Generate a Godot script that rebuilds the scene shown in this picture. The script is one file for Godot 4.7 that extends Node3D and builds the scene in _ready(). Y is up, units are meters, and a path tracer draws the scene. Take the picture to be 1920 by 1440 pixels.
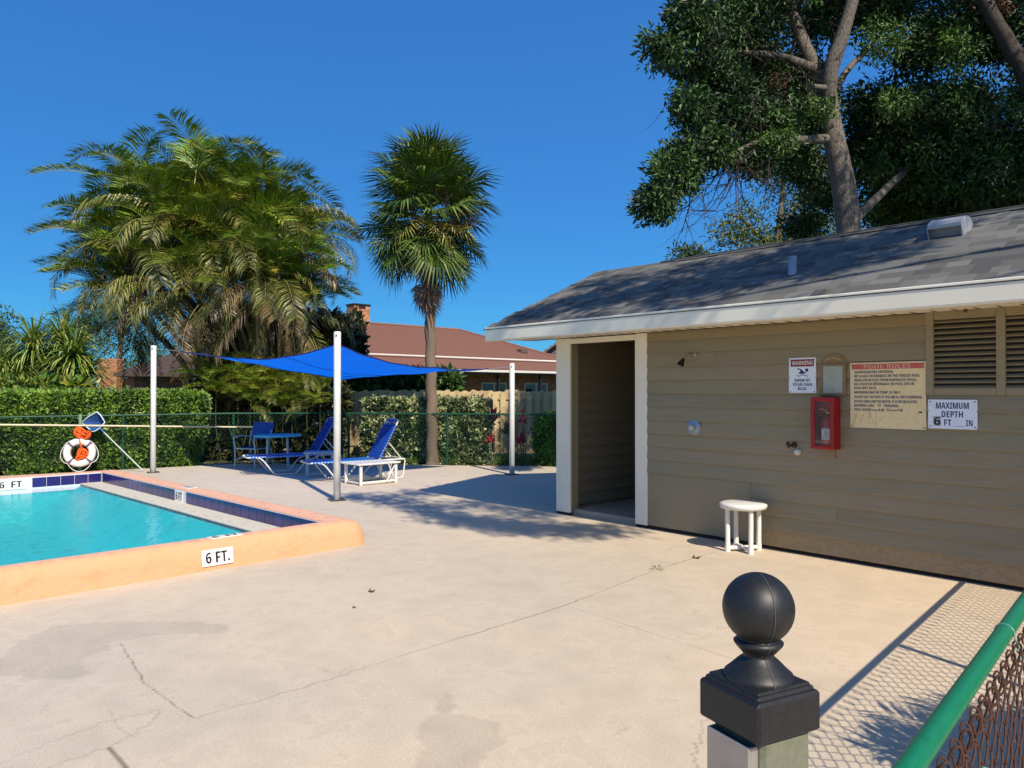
extends Node3D
# Pool deck with a bath house, shade sail, palms and a chain link fence on a clear morning.

var R := RandomNumberGenerator.new()
var M := {}
var used := {}
var fontb: SystemFont
const CAM := Vector3(0, 1.6, 0)
const FOC := 1440.0
var pit := atan(13.0 / 1440.0)
var HX := Transform3D()      # bath house frame: x along the front wall, z out of it
var PX := Transform3D()      # pool frame: x away along the near side, z along the front
var NX := Transform3D()      # near fence frame

func ray(x: float, y: float) -> Vector3:
	var v := Vector3((x - 960.0) / FOC, (720.0 - y) / FOC, -1.0).rotated(Vector3.RIGHT, pit)
	return v / -v.z

func at(x: float, y: float, d: float) -> Vector3:
	return CAM + ray(x, y) * d

func onground(x: float, y: float, h := 0.0) -> Vector3:
	var r := ray(x, y)
	return CAM + r * ((h - 1.6) / r.y)

# ------------------------------------------------------------------ materials
func lin(c: Color) -> Color:
	return c.srgb_to_linear()

func mat(key: String, c: Color, rough := 0.8, metal := 0.0) -> StandardMaterial3D:
	if M.has(key):
		return M[key]
	var m := StandardMaterial3D.new()
	m.resource_name = key
	m.albedo_color = c
	m.roughness = rough
	m.metallic = metal
	M[key] = m
	return m

func vmat(key: String, rough := 0.8, back := Color.BLACK) -> StandardMaterial3D:
	if M.has(key):
		return M[key]
	var m := mat(key, Color.WHITE, rough)
	m.vertex_color_use_as_albedo = true
	if back != Color.BLACK:
		m.backlight_enabled = true
		m.backlight = back
	return m

func noise_tex(freq: float, seed_: int, ramp: Array, size := 512, oct := 4, normal := false, typ := FastNoiseLite.TYPE_SIMPLEX_SMOOTH, bump := 4.0) -> NoiseTexture2D:
	var n := FastNoiseLite.new()
	n.seed = seed_
	n.noise_type = typ
	n.frequency = freq
	n.fractal_octaves = oct
	var t := NoiseTexture2D.new()
	t.width = size
	t.height = size
	t.seamless = true
	t.noise = n
	if normal:
		t.as_normal_map = true
		t.bump_strength = bump
	if ramp.size() > 0:
		var g := Gradient.new()
		var cols := PackedColorArray()
		var offs := PackedFloat32Array()
		for i in ramp.size():
			cols.append(ramp[i])
			offs.append(float(i) / (ramp.size() - 1))
		g.colors = cols
		g.offsets = offs
		t.color_ramp = g
	return t

func tri(m: StandardMaterial3D, scale: Vector3, world := true) -> StandardMaterial3D:
	m.uv1_triplanar = true
	m.uv1_world_triplanar = world
	m.uv1_scale = scale
	return m

# a surface whose colour wanders a little between tones and whose relief is slightly rough
func rough_mat(key: String, tones: Array, scale: float, rough := 0.85, freq := 0.012, relief := 0.0, world := true, stretch := Vector3.ONE) -> StandardMaterial3D:
	if M.has(key):
		return M[key]
	var m := mat(key, Color.WHITE, rough)
	m.albedo_texture = noise_tex(freq, key.hash() % 1000, tones, 512, 5)
	tri(m, stretch * scale, world)
	if relief > 0.0:
		m.normal_enabled = true
		m.normal_texture = noise_tex(freq * 3.0, 7, [], 512, 4, true)
		m.normal_scale = relief
	return m

# ------------------------------------------------------------------ mesh helpers
func st_() -> SurfaceTool:
	var s := SurfaceTool.new()
	s.begin(Mesh.PRIMITIVE_TRIANGLES)
	s.set_smooth_group(-1)
	return s

func tri3(s: SurfaceTool, a: Vector3, b: Vector3, c: Vector3) -> void:   # counter-clockwise seen from outside
	s.add_vertex(a); s.add_vertex(c); s.add_vertex(b)

func quad(s: SurfaceTool, a: Vector3, b: Vector3, c: Vector3, d: Vector3) -> void:
	tri3(s, a, b, c); tri3(s, a, c, d)

func face(s: SurfaceTool, p: Array, outw: Vector3) -> void:
	var n := Vector3.ZERO
	for i in range(1, p.size() - 1):
		n += (p[i] - p[0]).cross(p[i + 1] - p[0])
	var q := p
	if n.dot(outw) < 0:
		q = p.duplicate(); q.reverse()
	for i in range(1, q.size() - 1):
		tri3(s, q[0], q[i], q[i + 1])

func bx(s: SurfaceTool, c: Vector3, size: Vector3, ch := 0.0, xf := Transform3D()) -> void:
	var h := size * 0.5
	if ch <= 0.0:
		for a in 3:
			for sg in [-1.0, 1.0]:
				var p := []
				for k in [[-1, -1], [1, -1], [1, 1], [-1, 1]]:
					var v := Vector3()
					v[a] = sg * h[a]; v[(a + 1) % 3] = k[0] * h[(a + 1) % 3]; v[(a + 2) % 3] = k[1] * h[(a + 2) % 3]
					p.append(xf * (c + v))
				var o := Vector3(); o[a] = sg
				face(s, p, xf.basis * o)
		return
	var P := func(sg: Array, a: int) -> Vector3:
		var v := Vector3()
		for k in 3:
			v[k] = sg[k] * (h[k] if k == a else h[k] - ch)
		return xf * (c + v)
	for a in 3:
		var b := (a + 1) % 3
		var d := (a + 2) % 3
		for sg in [-1.0, 1.0]:
			var p := []
			for k in [[-1.0, -1.0], [1.0, -1.0], [1.0, 1.0], [-1.0, 1.0]]:
				var q := [0.0, 0.0, 0.0]
				q[a] = sg; q[b] = k[0]; q[d] = k[1]
				p.append(P.call(q, a))
			var o := Vector3(); o[a] = sg
			face(s, p, xf.basis * o)
			for s2 in [-1.0, 1.0]:
				var q1 := [0.0, 0.0, 0.0]
				q1[a] = sg; q1[b] = s2; q1[d] = -1.0
				var q2: Array = q1.duplicate(); q2[d] = 1.0
				var o2 := Vector3(); o2[a] = sg; o2[b] = s2
				face(s, [P.call(q1, a), P.call(q2, a), P.call(q2, b), P.call(q1, b)], xf.basis * o2)
	for i in 8:
		var q := [1.0 if i & 1 else -1.0, 1.0 if i & 2 else -1.0, 1.0 if i & 4 else -1.0]
		face(s, [P.call(q, 0), P.call(q, 1), P.call(q, 2)], xf.basis * Vector3(q[0], q[1], q[2]))

func box_mesh(size: Vector3, ch := 0.0) -> ArrayMesh:
	var s := st_()
	bx(s, Vector3.ZERO, size, ch)
	return fin(s)

func fin(s: SurfaceTool) -> ArrayMesh:
	s.generate_normals()
	return s.commit()

func tube(s: SurfaceTool, pts: Array, rad, sides := 8, caps := true) -> void:
	s.set_smooth_group(0)
	var n := pts.size()
	var rings := []
	var up := Vector3.UP
	var d0: Vector3 = (pts[1] - pts[0]).normalized()
	if absf(d0.dot(up)) > 0.9:
		up = Vector3.RIGHT
	var u := d0.cross(up).normalized()
	for i in n:
		var d: Vector3
		if i == 0: d = pts[1] - pts[0]
		elif i == n - 1: d = pts[n - 1] - pts[n - 2]
		else: d = (pts[i] - pts[i - 1]).normalized() + (pts[i + 1] - pts[i]).normalized()
		d = d.normalized()
		u = (u - d * u.dot(d)).normalized()
		var w := d.cross(u)
		var r: float = rad[i] if rad is Array else rad
		var ring := []
		for k in sides:
			var a := TAU * k / sides
			ring.append(pts[i] + (u * cos(a) + w * sin(a)) * r)
		rings.append(ring)
	for i in n - 1:
		for k in sides:
			var k2 := (k + 1) % sides
			quad(s, rings[i][k], rings[i][k2], rings[i + 1][k2], rings[i + 1][k])
	s.set_smooth_group(-1)
	if caps:
		face(s, rings[0], pts[0] - pts[1])
		face(s, rings[n - 1], pts[n - 1] - pts[n - 2])

func tube_mesh(pts: Array, rad, sides := 8) -> ArrayMesh:
	var s := st_()
	tube(s, pts, rad, sides)
	return fin(s)

func lathe(s: SurfaceTool, prof: Array, seg := 20, xf := Transform3D(), smooth := true) -> void:   # prof: Vector2(radius, y) from bottom to top
	s.set_smooth_group(0 if smooth else -1)
	for i in prof.size() - 1:
		for k in seg:
			var a := TAU * k / seg
			var b := TAU * (k + 1) / seg
			var p0 := Vector3(cos(a) * prof[i].x, prof[i].y, -sin(a) * prof[i].x)
			var p1 := Vector3(cos(b) * prof[i].x, prof[i].y, -sin(b) * prof[i].x)
			var p2 := Vector3(cos(b) * prof[i + 1].x, prof[i + 1].y, -sin(b) * prof[i + 1].x)
			var p3 := Vector3(cos(a) * prof[i + 1].x, prof[i + 1].y, -sin(a) * prof[i + 1].x)
			if prof[i].x < 1e-5: tri3(s, xf * p0, xf * p2, xf * p3)
			elif prof[i + 1].x < 1e-5: tri3(s, xf * p0, xf * p1, xf * p2)
			else: quad(s, xf * p0, xf * p1, xf * p2, xf * p3)
	s.set_smooth_group(-1)

func prism(s: SurfaceTool, pts: PackedVector2Array, z0: float, z1: float, xf := Transform3D()) -> void:   # outline in xy, extruded in z
	var idx := Geometry2D.triangulate_polygon(pts)
	for i in range(0, idx.size(), 3):
		var a := pts[idx[i]]; var b := pts[idx[i + 1]]; var c := pts[idx[i + 2]]
		face(s, [xf * Vector3(a.x, a.y, z1), xf * Vector3(b.x, b.y, z1), xf * Vector3(c.x, c.y, z1)], xf.basis.z)
		face(s, [xf * Vector3(a.x, a.y, z0), xf * Vector3(b.x, b.y, z0), xf * Vector3(c.x, c.y, z0)], -xf.basis.z)
	var cw := Geometry2D.is_polygon_clockwise(pts)
	for i in pts.size():
		var a := pts[i]; var b := pts[(i + 1) % pts.size()]
		var o := Vector3((b - a).y, -(b - a).x, 0) * (-1.0 if cw else 1.0)
		face(s, [xf * Vector3(a.x, a.y, z0), xf * Vector3(b.x, b.y, z0), xf * Vector3(b.x, b.y, z1), xf * Vector3(a.x, a.y, z1)], xf.basis * o)

func round_rect(w: float, h: float, r: float, n := 4) -> PackedVector2Array:
	var o := PackedVector2Array()
	for k in 4:
		var cx := (w / 2 - r) * (1 if k == 0 or k == 3 else -1)
		var cy := (h / 2 - r) * (1 if k < 2 else -1)
		for i in n + 1:
			var a := PI / 2 * (k + float(i) / n)
			o.append(Vector2(cx + cos(a) * r, cy + sin(a) * r))
	return o

func smooth_path(p: Array, per := 4) -> Array:
	var o := []
	for i in p.size() - 1:
		var a: Vector3 = p[maxi(i - 1, 0)]
		var d: Vector3 = p[mini(i + 2, p.size() - 1)]
		for k in per:
			o.append((p[i] as Vector3).cubic_interpolate(p[i + 1], a, d, float(k) / per))
	o.append(p[p.size() - 1])
	return o

# ------------------------------------------------------------------ scene helpers
func numbered(n: String) -> String:
	if not used.has(n):
		used[n] = 0
		return n
	used[n] += 1
	return "%s_%03d" % [n, used[n]]

func thing(n: String, label: String, cat: String, xf := Transform3D(), group := "") -> Node3D:
	var o := Node3D.new()
	o.name = numbered(n)
	add_child(o)
	o.transform = xf
	tag(o, label, cat, group)
	return o

func tag(o: Node, label: String, cat := "", group := "") -> void:
	o.set_meta("label", label)
	if cat: o.set_meta("category", cat)
	if group: o.set_meta("group", group)

func part(p: Node, n: String, mesh, m: Material, xf := Transform3D()) -> MeshInstance3D:
	var o := MeshInstance3D.new()
	o.name = n
	o.mesh = fin(mesh) if mesh is SurfaceTool else mesh
	o.material_override = m
	p.add_child(o, true)
	if p == self:
		o.name = numbered(n)
	o.transform = xf
	return o

func structure(n: String, mesh, m: Material, xf := Transform3D()) -> MeshInstance3D:
	var o := part(self, n, mesh, m, xf)
	o.set_meta("kind", "structure")
	return o

func many(p: Node, n: String, mesh: Mesh, m: Material, xs: Array, cols := [], stuff := true) -> MultiMeshInstance3D:
	var mm := MultiMesh.new()
	mm.transform_format = MultiMesh.TRANSFORM_3D
	mm.use_colors = cols.size() > 0
	mm.mesh = mesh
	mm.instance_count = xs.size()
	for i in xs.size():
		mm.set_instance_transform(i, xs[i])
		if cols.size() > 0:
			mm.set_instance_color(i, cols[i])
	var o := MultiMeshInstance3D.new()
	o.name = n
	o.multimesh = mm
	o.material_override = m
	p.add_child(o, true)
	if p == self:
		o.name = numbered(n)
	if stuff: o.set_meta("kind", "stuff")
	return o

var hcap := 0.0
func text(p: Node, t: String, pos: Vector3, cap: float, m: Material, width := 0.0, align := 0, n := "lettering", xf := Basis()) -> MeshInstance3D:
	var mk := func(s: String) -> TextMesh:
		var tm := TextMesh.new()
		tm.font = fontb
		tm.font_size = 40
		tm.pixel_size = 0.01
		tm.depth = 0.02
		tm.curve_step = 2.0
		tm.text = s
		return tm
	if hcap == 0.0:
		hcap = (mk.call("H") as TextMesh).get_aabb().size.y
	var tm: TextMesh = mk.call(t)
	var bb := tm.get_aabb()
	var sy := cap / hcap
	var sx := width / bb.size.x if width > 0.0 else sy
	var hb: AABB = (mk.call("H") as TextMesh).get_aabb()
	var w := bb.size.x * sx
	var ox := -bb.position.x * sx - (w / 2 if align == 0 else 0.0)
	var oy := -hb.position.y * sy - cap / 2
	var b := Basis().scaled(Vector3(sx, sy, 0.08))
	return part(p, n, tm, m, Transform3D(xf * b, pos + xf * Vector3(ox, oy, 0)))

func T(pos: Vector3, yaw := 0.0) -> Transform3D:
	return Transform3D(Basis(Vector3.UP, yaw), pos)

func on_wall(x: float, y: float, z := 0.0) -> Transform3D:
	return HX * Transform3D(Basis(), Vector3(x, y, z))

func rndv(s := 1.0) -> Vector3:
	var v := Vector3(R.randfn(), R.randfn(), R.randfn()).normalized()
	return v * s

func rbasis() -> Basis:
	return Basis(rndv(), R.randf() * TAU)

# ------------------------------------------------------------------ foliage
func leaf(s: SurfaceTool, o: Vector3, d: Vector3, side: Vector3, L: float, W: float, fold := 0.25) -> void:
	var nn := d.cross(side).normalized()
	var mid := o + d * L * 0.45
	var a := mid + side * W * 0.5 + nn * W * fold
	var b := mid - side * W * 0.5 + nn * W * fold
	var t := o + d * L - nn * L * 0.08
	tri3(s, o, a, t)
	tri3(s, o, t, b)

func leaf_clump(n: int, rad: float, L: float, W: float, flat := 0.0) -> ArrayMesh:
	var s := st_()
	for i in n:
		var p := rndv(rad * pow(R.randf(), 0.5))
		var d := (p.normalized() + rndv(0.9) + Vector3.DOWN * flat).normalized()
		var side := d.cross(rndv()).normalized()
		leaf(s, p, d, side, L * R.randf_range(0.7, 1.2), W * R.randf_range(0.8, 1.2))
	return fin(s)

func jitter(c: Color, v: float, h := 0.03) -> Color:
	var k := R.randf_range(1.0 - v, 1.0 + v)
	return Color(clampf(c.r * k * (1 + R.randf_range(-h, h) * 4), 0, 1), clampf(c.g * k, 0, 1), clampf(c.b * k * (1 + R.randf_range(-h, h) * 4), 0, 1))

# blobs: [centre, radius vector, number of clumps]
func crown(p: Node, n: String, blobs: Array, mesh: Mesh, m: Material, tones: Array, smin := 0.8, smax := 1.3, hollow := 0.33, gaps := -9.0) -> void:
	var nz := FastNoiseLite.new(); nz.seed = 11; nz.frequency = 0.85; nz.fractal_octaves = 2
	var xs := []
	var cs := []
	for b in blobs:
		for i in int(b[2]):
			var v := rndv(pow(R.randf(), hollow))
			var c: Vector3 = b[0] + v * (b[1] as Vector3)
			if nz.get_noise_3dv(c) < gaps: continue
			xs.append(Transform3D(rbasis().scaled(Vector3.ONE * R.randf_range(smin, smax)), c))
			cs.append(jitter(tones[R.randi() % tones.size()], 0.25))
	many(p, n, mesh, m, xs, cs)

# a feather frond along +x that arches over; base at the origin
func frond_mesh(L: float, rise: float, droop: float, n: int, ll: float, lift: float, hang: float, c0: Color, c1: Color, wid := 0.028, miss := 0.0) -> ArrayMesh:
	var s := st_()
	var pts := []
	var tang := []
	var p := Vector3.ZERO
	var seg := 14
	var bend := R.randf_range(-0.25, 0.25)
	for i in seg + 1:
		var t := float(i) / seg
		var a := rise - droop * pow(t, 1.4)
		var d := Vector3(cos(a), sin(a), bend * t).normalized()
		pts.append(p); tang.append(d)
		p += d * L / seg
	s.set_color(lin(c1.lerp(Color(0.55, 0.55, 0.25), 0.4)))
	var rr := []
	for i in seg + 1: rr.append(0.018 * (1.0 - 0.85 * i / seg))
	tube(s, pts, rr, 4, false)
	for i in n:
		var t := 0.16 + 0.84 * (i + 0.5) / n
		var f := t * seg
		var k := mini(int(f), seg - 1)
		var o: Vector3 = (pts[k] as Vector3).lerp(pts[k + 1], f - k)
		var d: Vector3 = tang[k]
		var nrm := d.cross(Vector3(0, 0, 1)).normalized() * -1.0
		if nrm.y < 0 and absf(d.y) < 0.95: nrm = -nrm
		var len := ll * (0.45 + 0.75 * sin(PI * clampf(0.12 + t * 0.8, 0, 1))) * R.randf_range(0.85, 1.1)
		for sg in [-1.0, 1.0]:
			if R.randf() < miss: continue
			var sd := Vector3(0, 0, sg)
			var ld := (d * R.randf_range(0.45, 0.75) + sd * R.randf_range(0.65, 0.9) + nrm * (lift + R.randf_range(-0.15, 0.15))).normalized()
			var w := d * wid * R.randf_range(0.8, 1.2)
			var m1 := o + ld * len * 0.5
			var d2 := (ld + Vector3.DOWN * hang * R.randf_range(0.6, 1.4)).normalized()
			var tip := m1 + d2 * len * 0.5
			s.set_color(lin(jitter(c0.lerp(c1, R.randf()), 0.2)))
			tri3(s, o, m1 - w * 0.5, m1 + w * 0.5)
			tri3(s, m1 - w * 0.5, tip, m1 + w * 0.5)
	return fin(s)

# a fan leaf: stalk along +x, then a fan of narrow segments
func fan_mesh(stalk: float, rad: float, n: int, spread: float, hang: float, c0: Color, c1: Color, curl := 0.3) -> ArrayMesh:
	var s := st_()
	s.set_color(lin(c1))
	var e := Vector3(stalk, 0, 0)
	tube(s, [Vector3.ZERO, Vector3(stalk * 0.5, 0.03, 0), e], [0.022, 0.016, 0.012], 4, false)
	for i in n:
		var a := spread * (float(i) / (n - 1) - 0.5)
		var d := Vector3(cos(a), 0.25 * absf(sin(a)) + R.randf_range(-0.08, 0.08), sin(a)).normalized()
		var len := rad * (1.0 - 0.25 * absf(a) / (spread * 0.5)) * R.randf_range(0.88, 1.08)
		var sd := d.cross(Vector3.UP).normalized()
		var w := rad * spread / n * 0.42
		var o := e
		var m1 := o + d * len * 0.55 - Vector3.UP * curl * 0.12 * len
		var d2 := (d + Vector3.DOWN * hang * R.randf_range(0.5, 1.5)).normalized()
		var tip := m1 + d2 * len * 0.45
		s.set_color(lin(jitter(c0.lerp(c1, R.randf()), 0.18)))
		var up := Vector3.UP * w * 0.35
		tri3(s, o, m1 - sd * w * 0.5 , m1 + up)
		tri3(s, o, m1 + up, m1 + sd * w * 0.5)
		tri3(s, m1 - sd * w * 0.5, tip, m1 + sd * w * 0.5)
	return fin(s)

# a head of strap leaves: blades radiate from the origin and droop
func rosette(n: int, L: float, W: float, hang: float, c0: Color, c1: Color, up := 0.2, low := -0.6) -> ArrayMesh:
	var s := st_()
	for i in n:
		var y := R.randf_range(low, 1.0)
		var a := R.randf() * TAU
		var d := Vector3(cos(a) * sqrt(maxf(0, 1 - y * y)), y + up, sin(a) * sqrt(maxf(0, 1 - y * y))).normalized()
		var sd := d.cross(Vector3.UP + rndv(0.2)).normalized()
		var l := L * R.randf_range(0.75, 1.15)
		s.set_color(lin(jitter(c0.lerp(c1, R.randf()), 0.2)))
		var p0 := d * 0.04
		var p1 := d * l * 0.4
		var dd := (d + Vector3.DOWN * hang * R.randf_range(0.4, 1.2)).normalized()
		var p2 := p1 + dd * l * 0.35
		var d3 := (dd + Vector3.DOWN * hang * R.randf_range(0.5, 1.6)).normalized()
		var p3 := p2 + d3 * l * 0.28
		var w0 := sd * W * 0.35; var w1 := sd * W * 0.5; var w2 := sd * W * 0.4
		quad(s, p0 - w0, p0 + w0, p1 + w1, p1 - w1)
		quad(s, p1 - w1, p1 + w1, p2 + w2, p2 - w2)
		tri3(s, p2 - w2, p2 + w2, p3)
	return fin(s)

func limb(p: Node, n: String, pts: Array, r0: float, r1: float, m: Material, sides := 12, per := 5) -> MeshInstance3D:
	var q := smooth_path(pts, per)
	var rr := []
	for i in q.size():
		rr.append(lerpf(r0, r1, float(i) / (q.size() - 1)) * R.randf_range(0.95, 1.05))
	return part(p, n, tube_mesh(q, rr, sides), m)

# twigs that wander outward from a limb tip
func twigs(s: SurfaceTool, o: Vector3, d: Vector3, L: float, r: float, depth: int) -> void:
	var pts := [o]
	var rr := [r]
	var p := o
	var dd := d
	for i in 4:
		dd = (dd + rndv(0.35)).normalized()
		p += dd * L / 4
		pts.append(p); rr.append(r * (1.0 - 0.17 * (i + 1)))
	tube(s, pts, rr, 5, false)
	if depth > 0:
		for k in 3:
			var b: Vector3 = pts[R.randi_range(1, 4)]
			twigs(s, b, (dd + rndv(0.9)).normalized(), L * 0.65, r * 0.5, depth - 1)

# ------------------------------------------------------------------ deck surface
func deck_image() -> ImageTexture:
	# covers x -9..5, z -16.5..-2.5 (14 m square)
	var n1 := FastNoiseLite.new(); n1.seed = 3; n1.frequency = 0.006; n1.fractal_octaves = 5
	var n2 := FastNoiseLite.new(); n2.seed = 9; n2.frequency = 0.03; n2.fractal_octaves = 4
	var S := 512
	var im := Image.create(S, S, false, Image.FORMAT_RGB8)
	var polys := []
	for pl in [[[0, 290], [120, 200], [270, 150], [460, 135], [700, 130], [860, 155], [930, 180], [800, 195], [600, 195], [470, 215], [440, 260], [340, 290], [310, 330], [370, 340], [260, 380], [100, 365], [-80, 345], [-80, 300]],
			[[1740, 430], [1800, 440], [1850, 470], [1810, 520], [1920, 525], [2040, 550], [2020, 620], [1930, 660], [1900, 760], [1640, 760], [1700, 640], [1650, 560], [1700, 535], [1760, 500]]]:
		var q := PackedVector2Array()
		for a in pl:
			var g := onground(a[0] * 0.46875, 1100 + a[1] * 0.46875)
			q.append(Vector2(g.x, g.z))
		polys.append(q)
	var c0 := Color(0.770, 0.732, 0.668)
	var c1 := Color(0.790, 0.718, 0.618)
	for j in S:
		for i in S:
			var x := -9.0 + 14.0 * (i + 0.5) / S
			var z := -16.5 + 14.0 * (j + 0.5) / S
			var a := n1.get_noise_2d(i, j)
			var b := n2.get_noise_2d(i * 2.0, j * 2.0)
			var warm := clampf(0.5 + 0.12 * x + 0.5 * a, 0, 1)
			var c := c0.lerp(c1, warm)
			var k := 1.0 + 0.06 * a + 0.055 * b
			if b > 0.32: k *= 0.965
			var w := Vector2(x + 0.06 * b, z + 0.10 * n2.get_noise_2d(j * 2.0, i * 2.0))
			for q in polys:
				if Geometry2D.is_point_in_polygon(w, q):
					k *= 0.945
			im.set_pixel(i, j, Color(c.r * k, c.g * k, c.b * k))
	im.resize(2048, 2048, Image.INTERPOLATE_CUBIC)
	var plot := func(x: float, z: float, w: float, dark: float, col := Color(0.30, 0.25, 0.20)) -> void:
		var u := (x + 9.0) / 14.0 * 2048
		var v := (z + 16.5) / 14.0 * 2048
		for dx in range(-2, 3):
			for dy in range(-2, 3):
				var ix := int(u) + dx; var iy := int(v) + dy
				if ix < 0 or iy < 0 or ix > 2047 or iy > 2047: continue
				var dd := Vector2(ix + 0.5 - u, iy + 0.5 - v).length()
				var k := clampf(1.0 - dd / maxf(w, 0.6), 0, 1) * dark
				if k > 0: im.set_pixel(ix, iy, im.get_pixel(ix, iy).lerp(col, k))
	# joints and cracks, [width in texels, darkness, wobble, points in the picture]
	var lines := [
		[1.2, 0.62, 0.012, [[1345, 1034], [1230, 1068], [1060, 1135], [900, 1185], [750, 1230]]],
		[1.2, 0.32, 0.02, [[750, 1230], [630, 1270], [480, 1315], [365, 1347]]],
		[1.0, 0.13, 0.03, [[365, 1347], [240, 1385], [90, 1440], [-60, 1490]]],
		[1.3, 0.42, 0.035, [[225, 1205], [255, 1252], [270, 1280], [300, 1302], [338, 1330], [365, 1347]]],
		[0.9, 0.52, 0.006, [[1060, 1135], [1350, 1228], [1500, 1276], [1620, 1318]]],
		[1.1, 0.4, 0.03, [[1335, 1325], [1316, 1370], [1305, 1400], [1296, 1450]]],
		[1.0, 0.28, 0.03, [[0, 1430], [100, 1390], [200, 1352], [300, 1330]]],
		[1.1, 0.25, 0.03, [[85, 1440], [200, 1405], [290, 1350], [296, 1330]]],
		[0.9, 0.25, 0.03, [[205, 1330], [222, 1365], [250, 1382]]],
		[2.2, 0.7, 0.004, [[204, 1402], [222, 1422], [240, 1445], [262, 1480]]],
		[0.9, 0.22, 0.006, [[1120, 1022], [1300, 1022]]],
		[0.9, 0.25, 0.008, [[860, 1011], [1040, 1000], [1160, 985]]],
		[0.9, 0.2, 0.006, [[690, 1022], [830, 1020], [1000, 1016]]],
	]
	for L in lines:
		var pts: Array = L[3]
		var run := 0.0
		for i in pts.size() - 1:
			var a := onground(pts[i][0], pts[i][1])
			var b := onground(pts[i + 1][0], pts[i + 1][1])
			var steps := int(a.distance_to(b) / 0.004) + 1
			for k in steps:
				var p := a.lerp(b, float(k) / steps)
				run += 0.004
				var o: float = L[2] * (n2.get_noise_2d(run * 220.0, i * 31.0) + 0.5 * n2.get_noise_2d(run * 900.0, 77.0))
				var fade: float = clampf(0.75 + 0.9 * n1.get_noise_2d(run * 160.0, 40.0), 0.25, 1.0)
				plot.call(p.x + o, p.z + o * 0.8, L[0], L[1] * fade * 0.5)
	# specks of grit and scuffs
	for i in 2600:
		var x := R.randf_range(-8, 4.5); var z := R.randf_range(-14, -2.6)
		if R.randf() < 0.6: plot.call(x, z, R.randf_range(0.6, 1.1), R.randf_range(0.08, 0.3))
		else: plot.call(x, z, R.randf_range(0.6, 1.3), R.randf_range(0.1, 0.3), Color(0.9, 0.87, 0.82))
	for sc in [[1308, 1178, 1355, 1188, 0.55], [640, 905, 690, 900, 0.3], [545, 936, 590, 932, 0.25], [700, 1012, 730, 1004, 0.3], [1240, 1092, 1330, 1090, 0.12], [1480, 1110, 1560, 1118, 0.12]]:
		var a := onground(sc[0], sc[1]); var b := onground(sc[2], sc[3])
		for k in 60:
			var p := a.lerp(b, k / 60.0) + Vector3(R.randf_range(-0.015, 0.015), 0, R.randf_range(-0.015, 0.015))
			plot.call(p.x, p.z, 1.2, sc[4] * R.randf(), Color(0.93, 0.9, 0.86))
	for i in 46:   # darker stains: long soft smudges
		var x := R.randf_range(-7, 4); var z := R.randf_range(-9.5, -2.8)
		var d := Vector2.from_angle(R.randf() * TAU)
		for k in 26:
			plot.call(x + d.x * k * 0.006 + R.randf_range(-0.02, 0.02), z + d.y * k * 0.006 + R.randf_range(-0.02, 0.02), 1.6, 0.07)
	return ImageTexture.create_from_image(im)

func flat_poly(pts: PackedVector2Array, y: float, uv := false) -> ArrayMesh:   # outline in xz
	var s := st_()
	var idx := Geometry2D.triangulate_polygon(pts)
	for i in range(0, idx.size(), 3):
		var q := [pts[idx[i]], pts[idx[i + 1]], pts[idx[i + 2]]]
		var a := Vector3(q[0].x, y, q[0].y); var b := Vector3(q[1].x, y, q[1].y); var c := Vector3(q[2].x, y, q[2].y)
		var v := [a, b, c] if (b - a).cross(c - a).y < 0 else [a, c, b]
		for p in v:
			if uv: s.set_uv(Vector2((p.x + 9.0) / 14.0, (p.z + 16.5) / 14.0))
			s.add_vertex(p)
	return fin(s)

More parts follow.
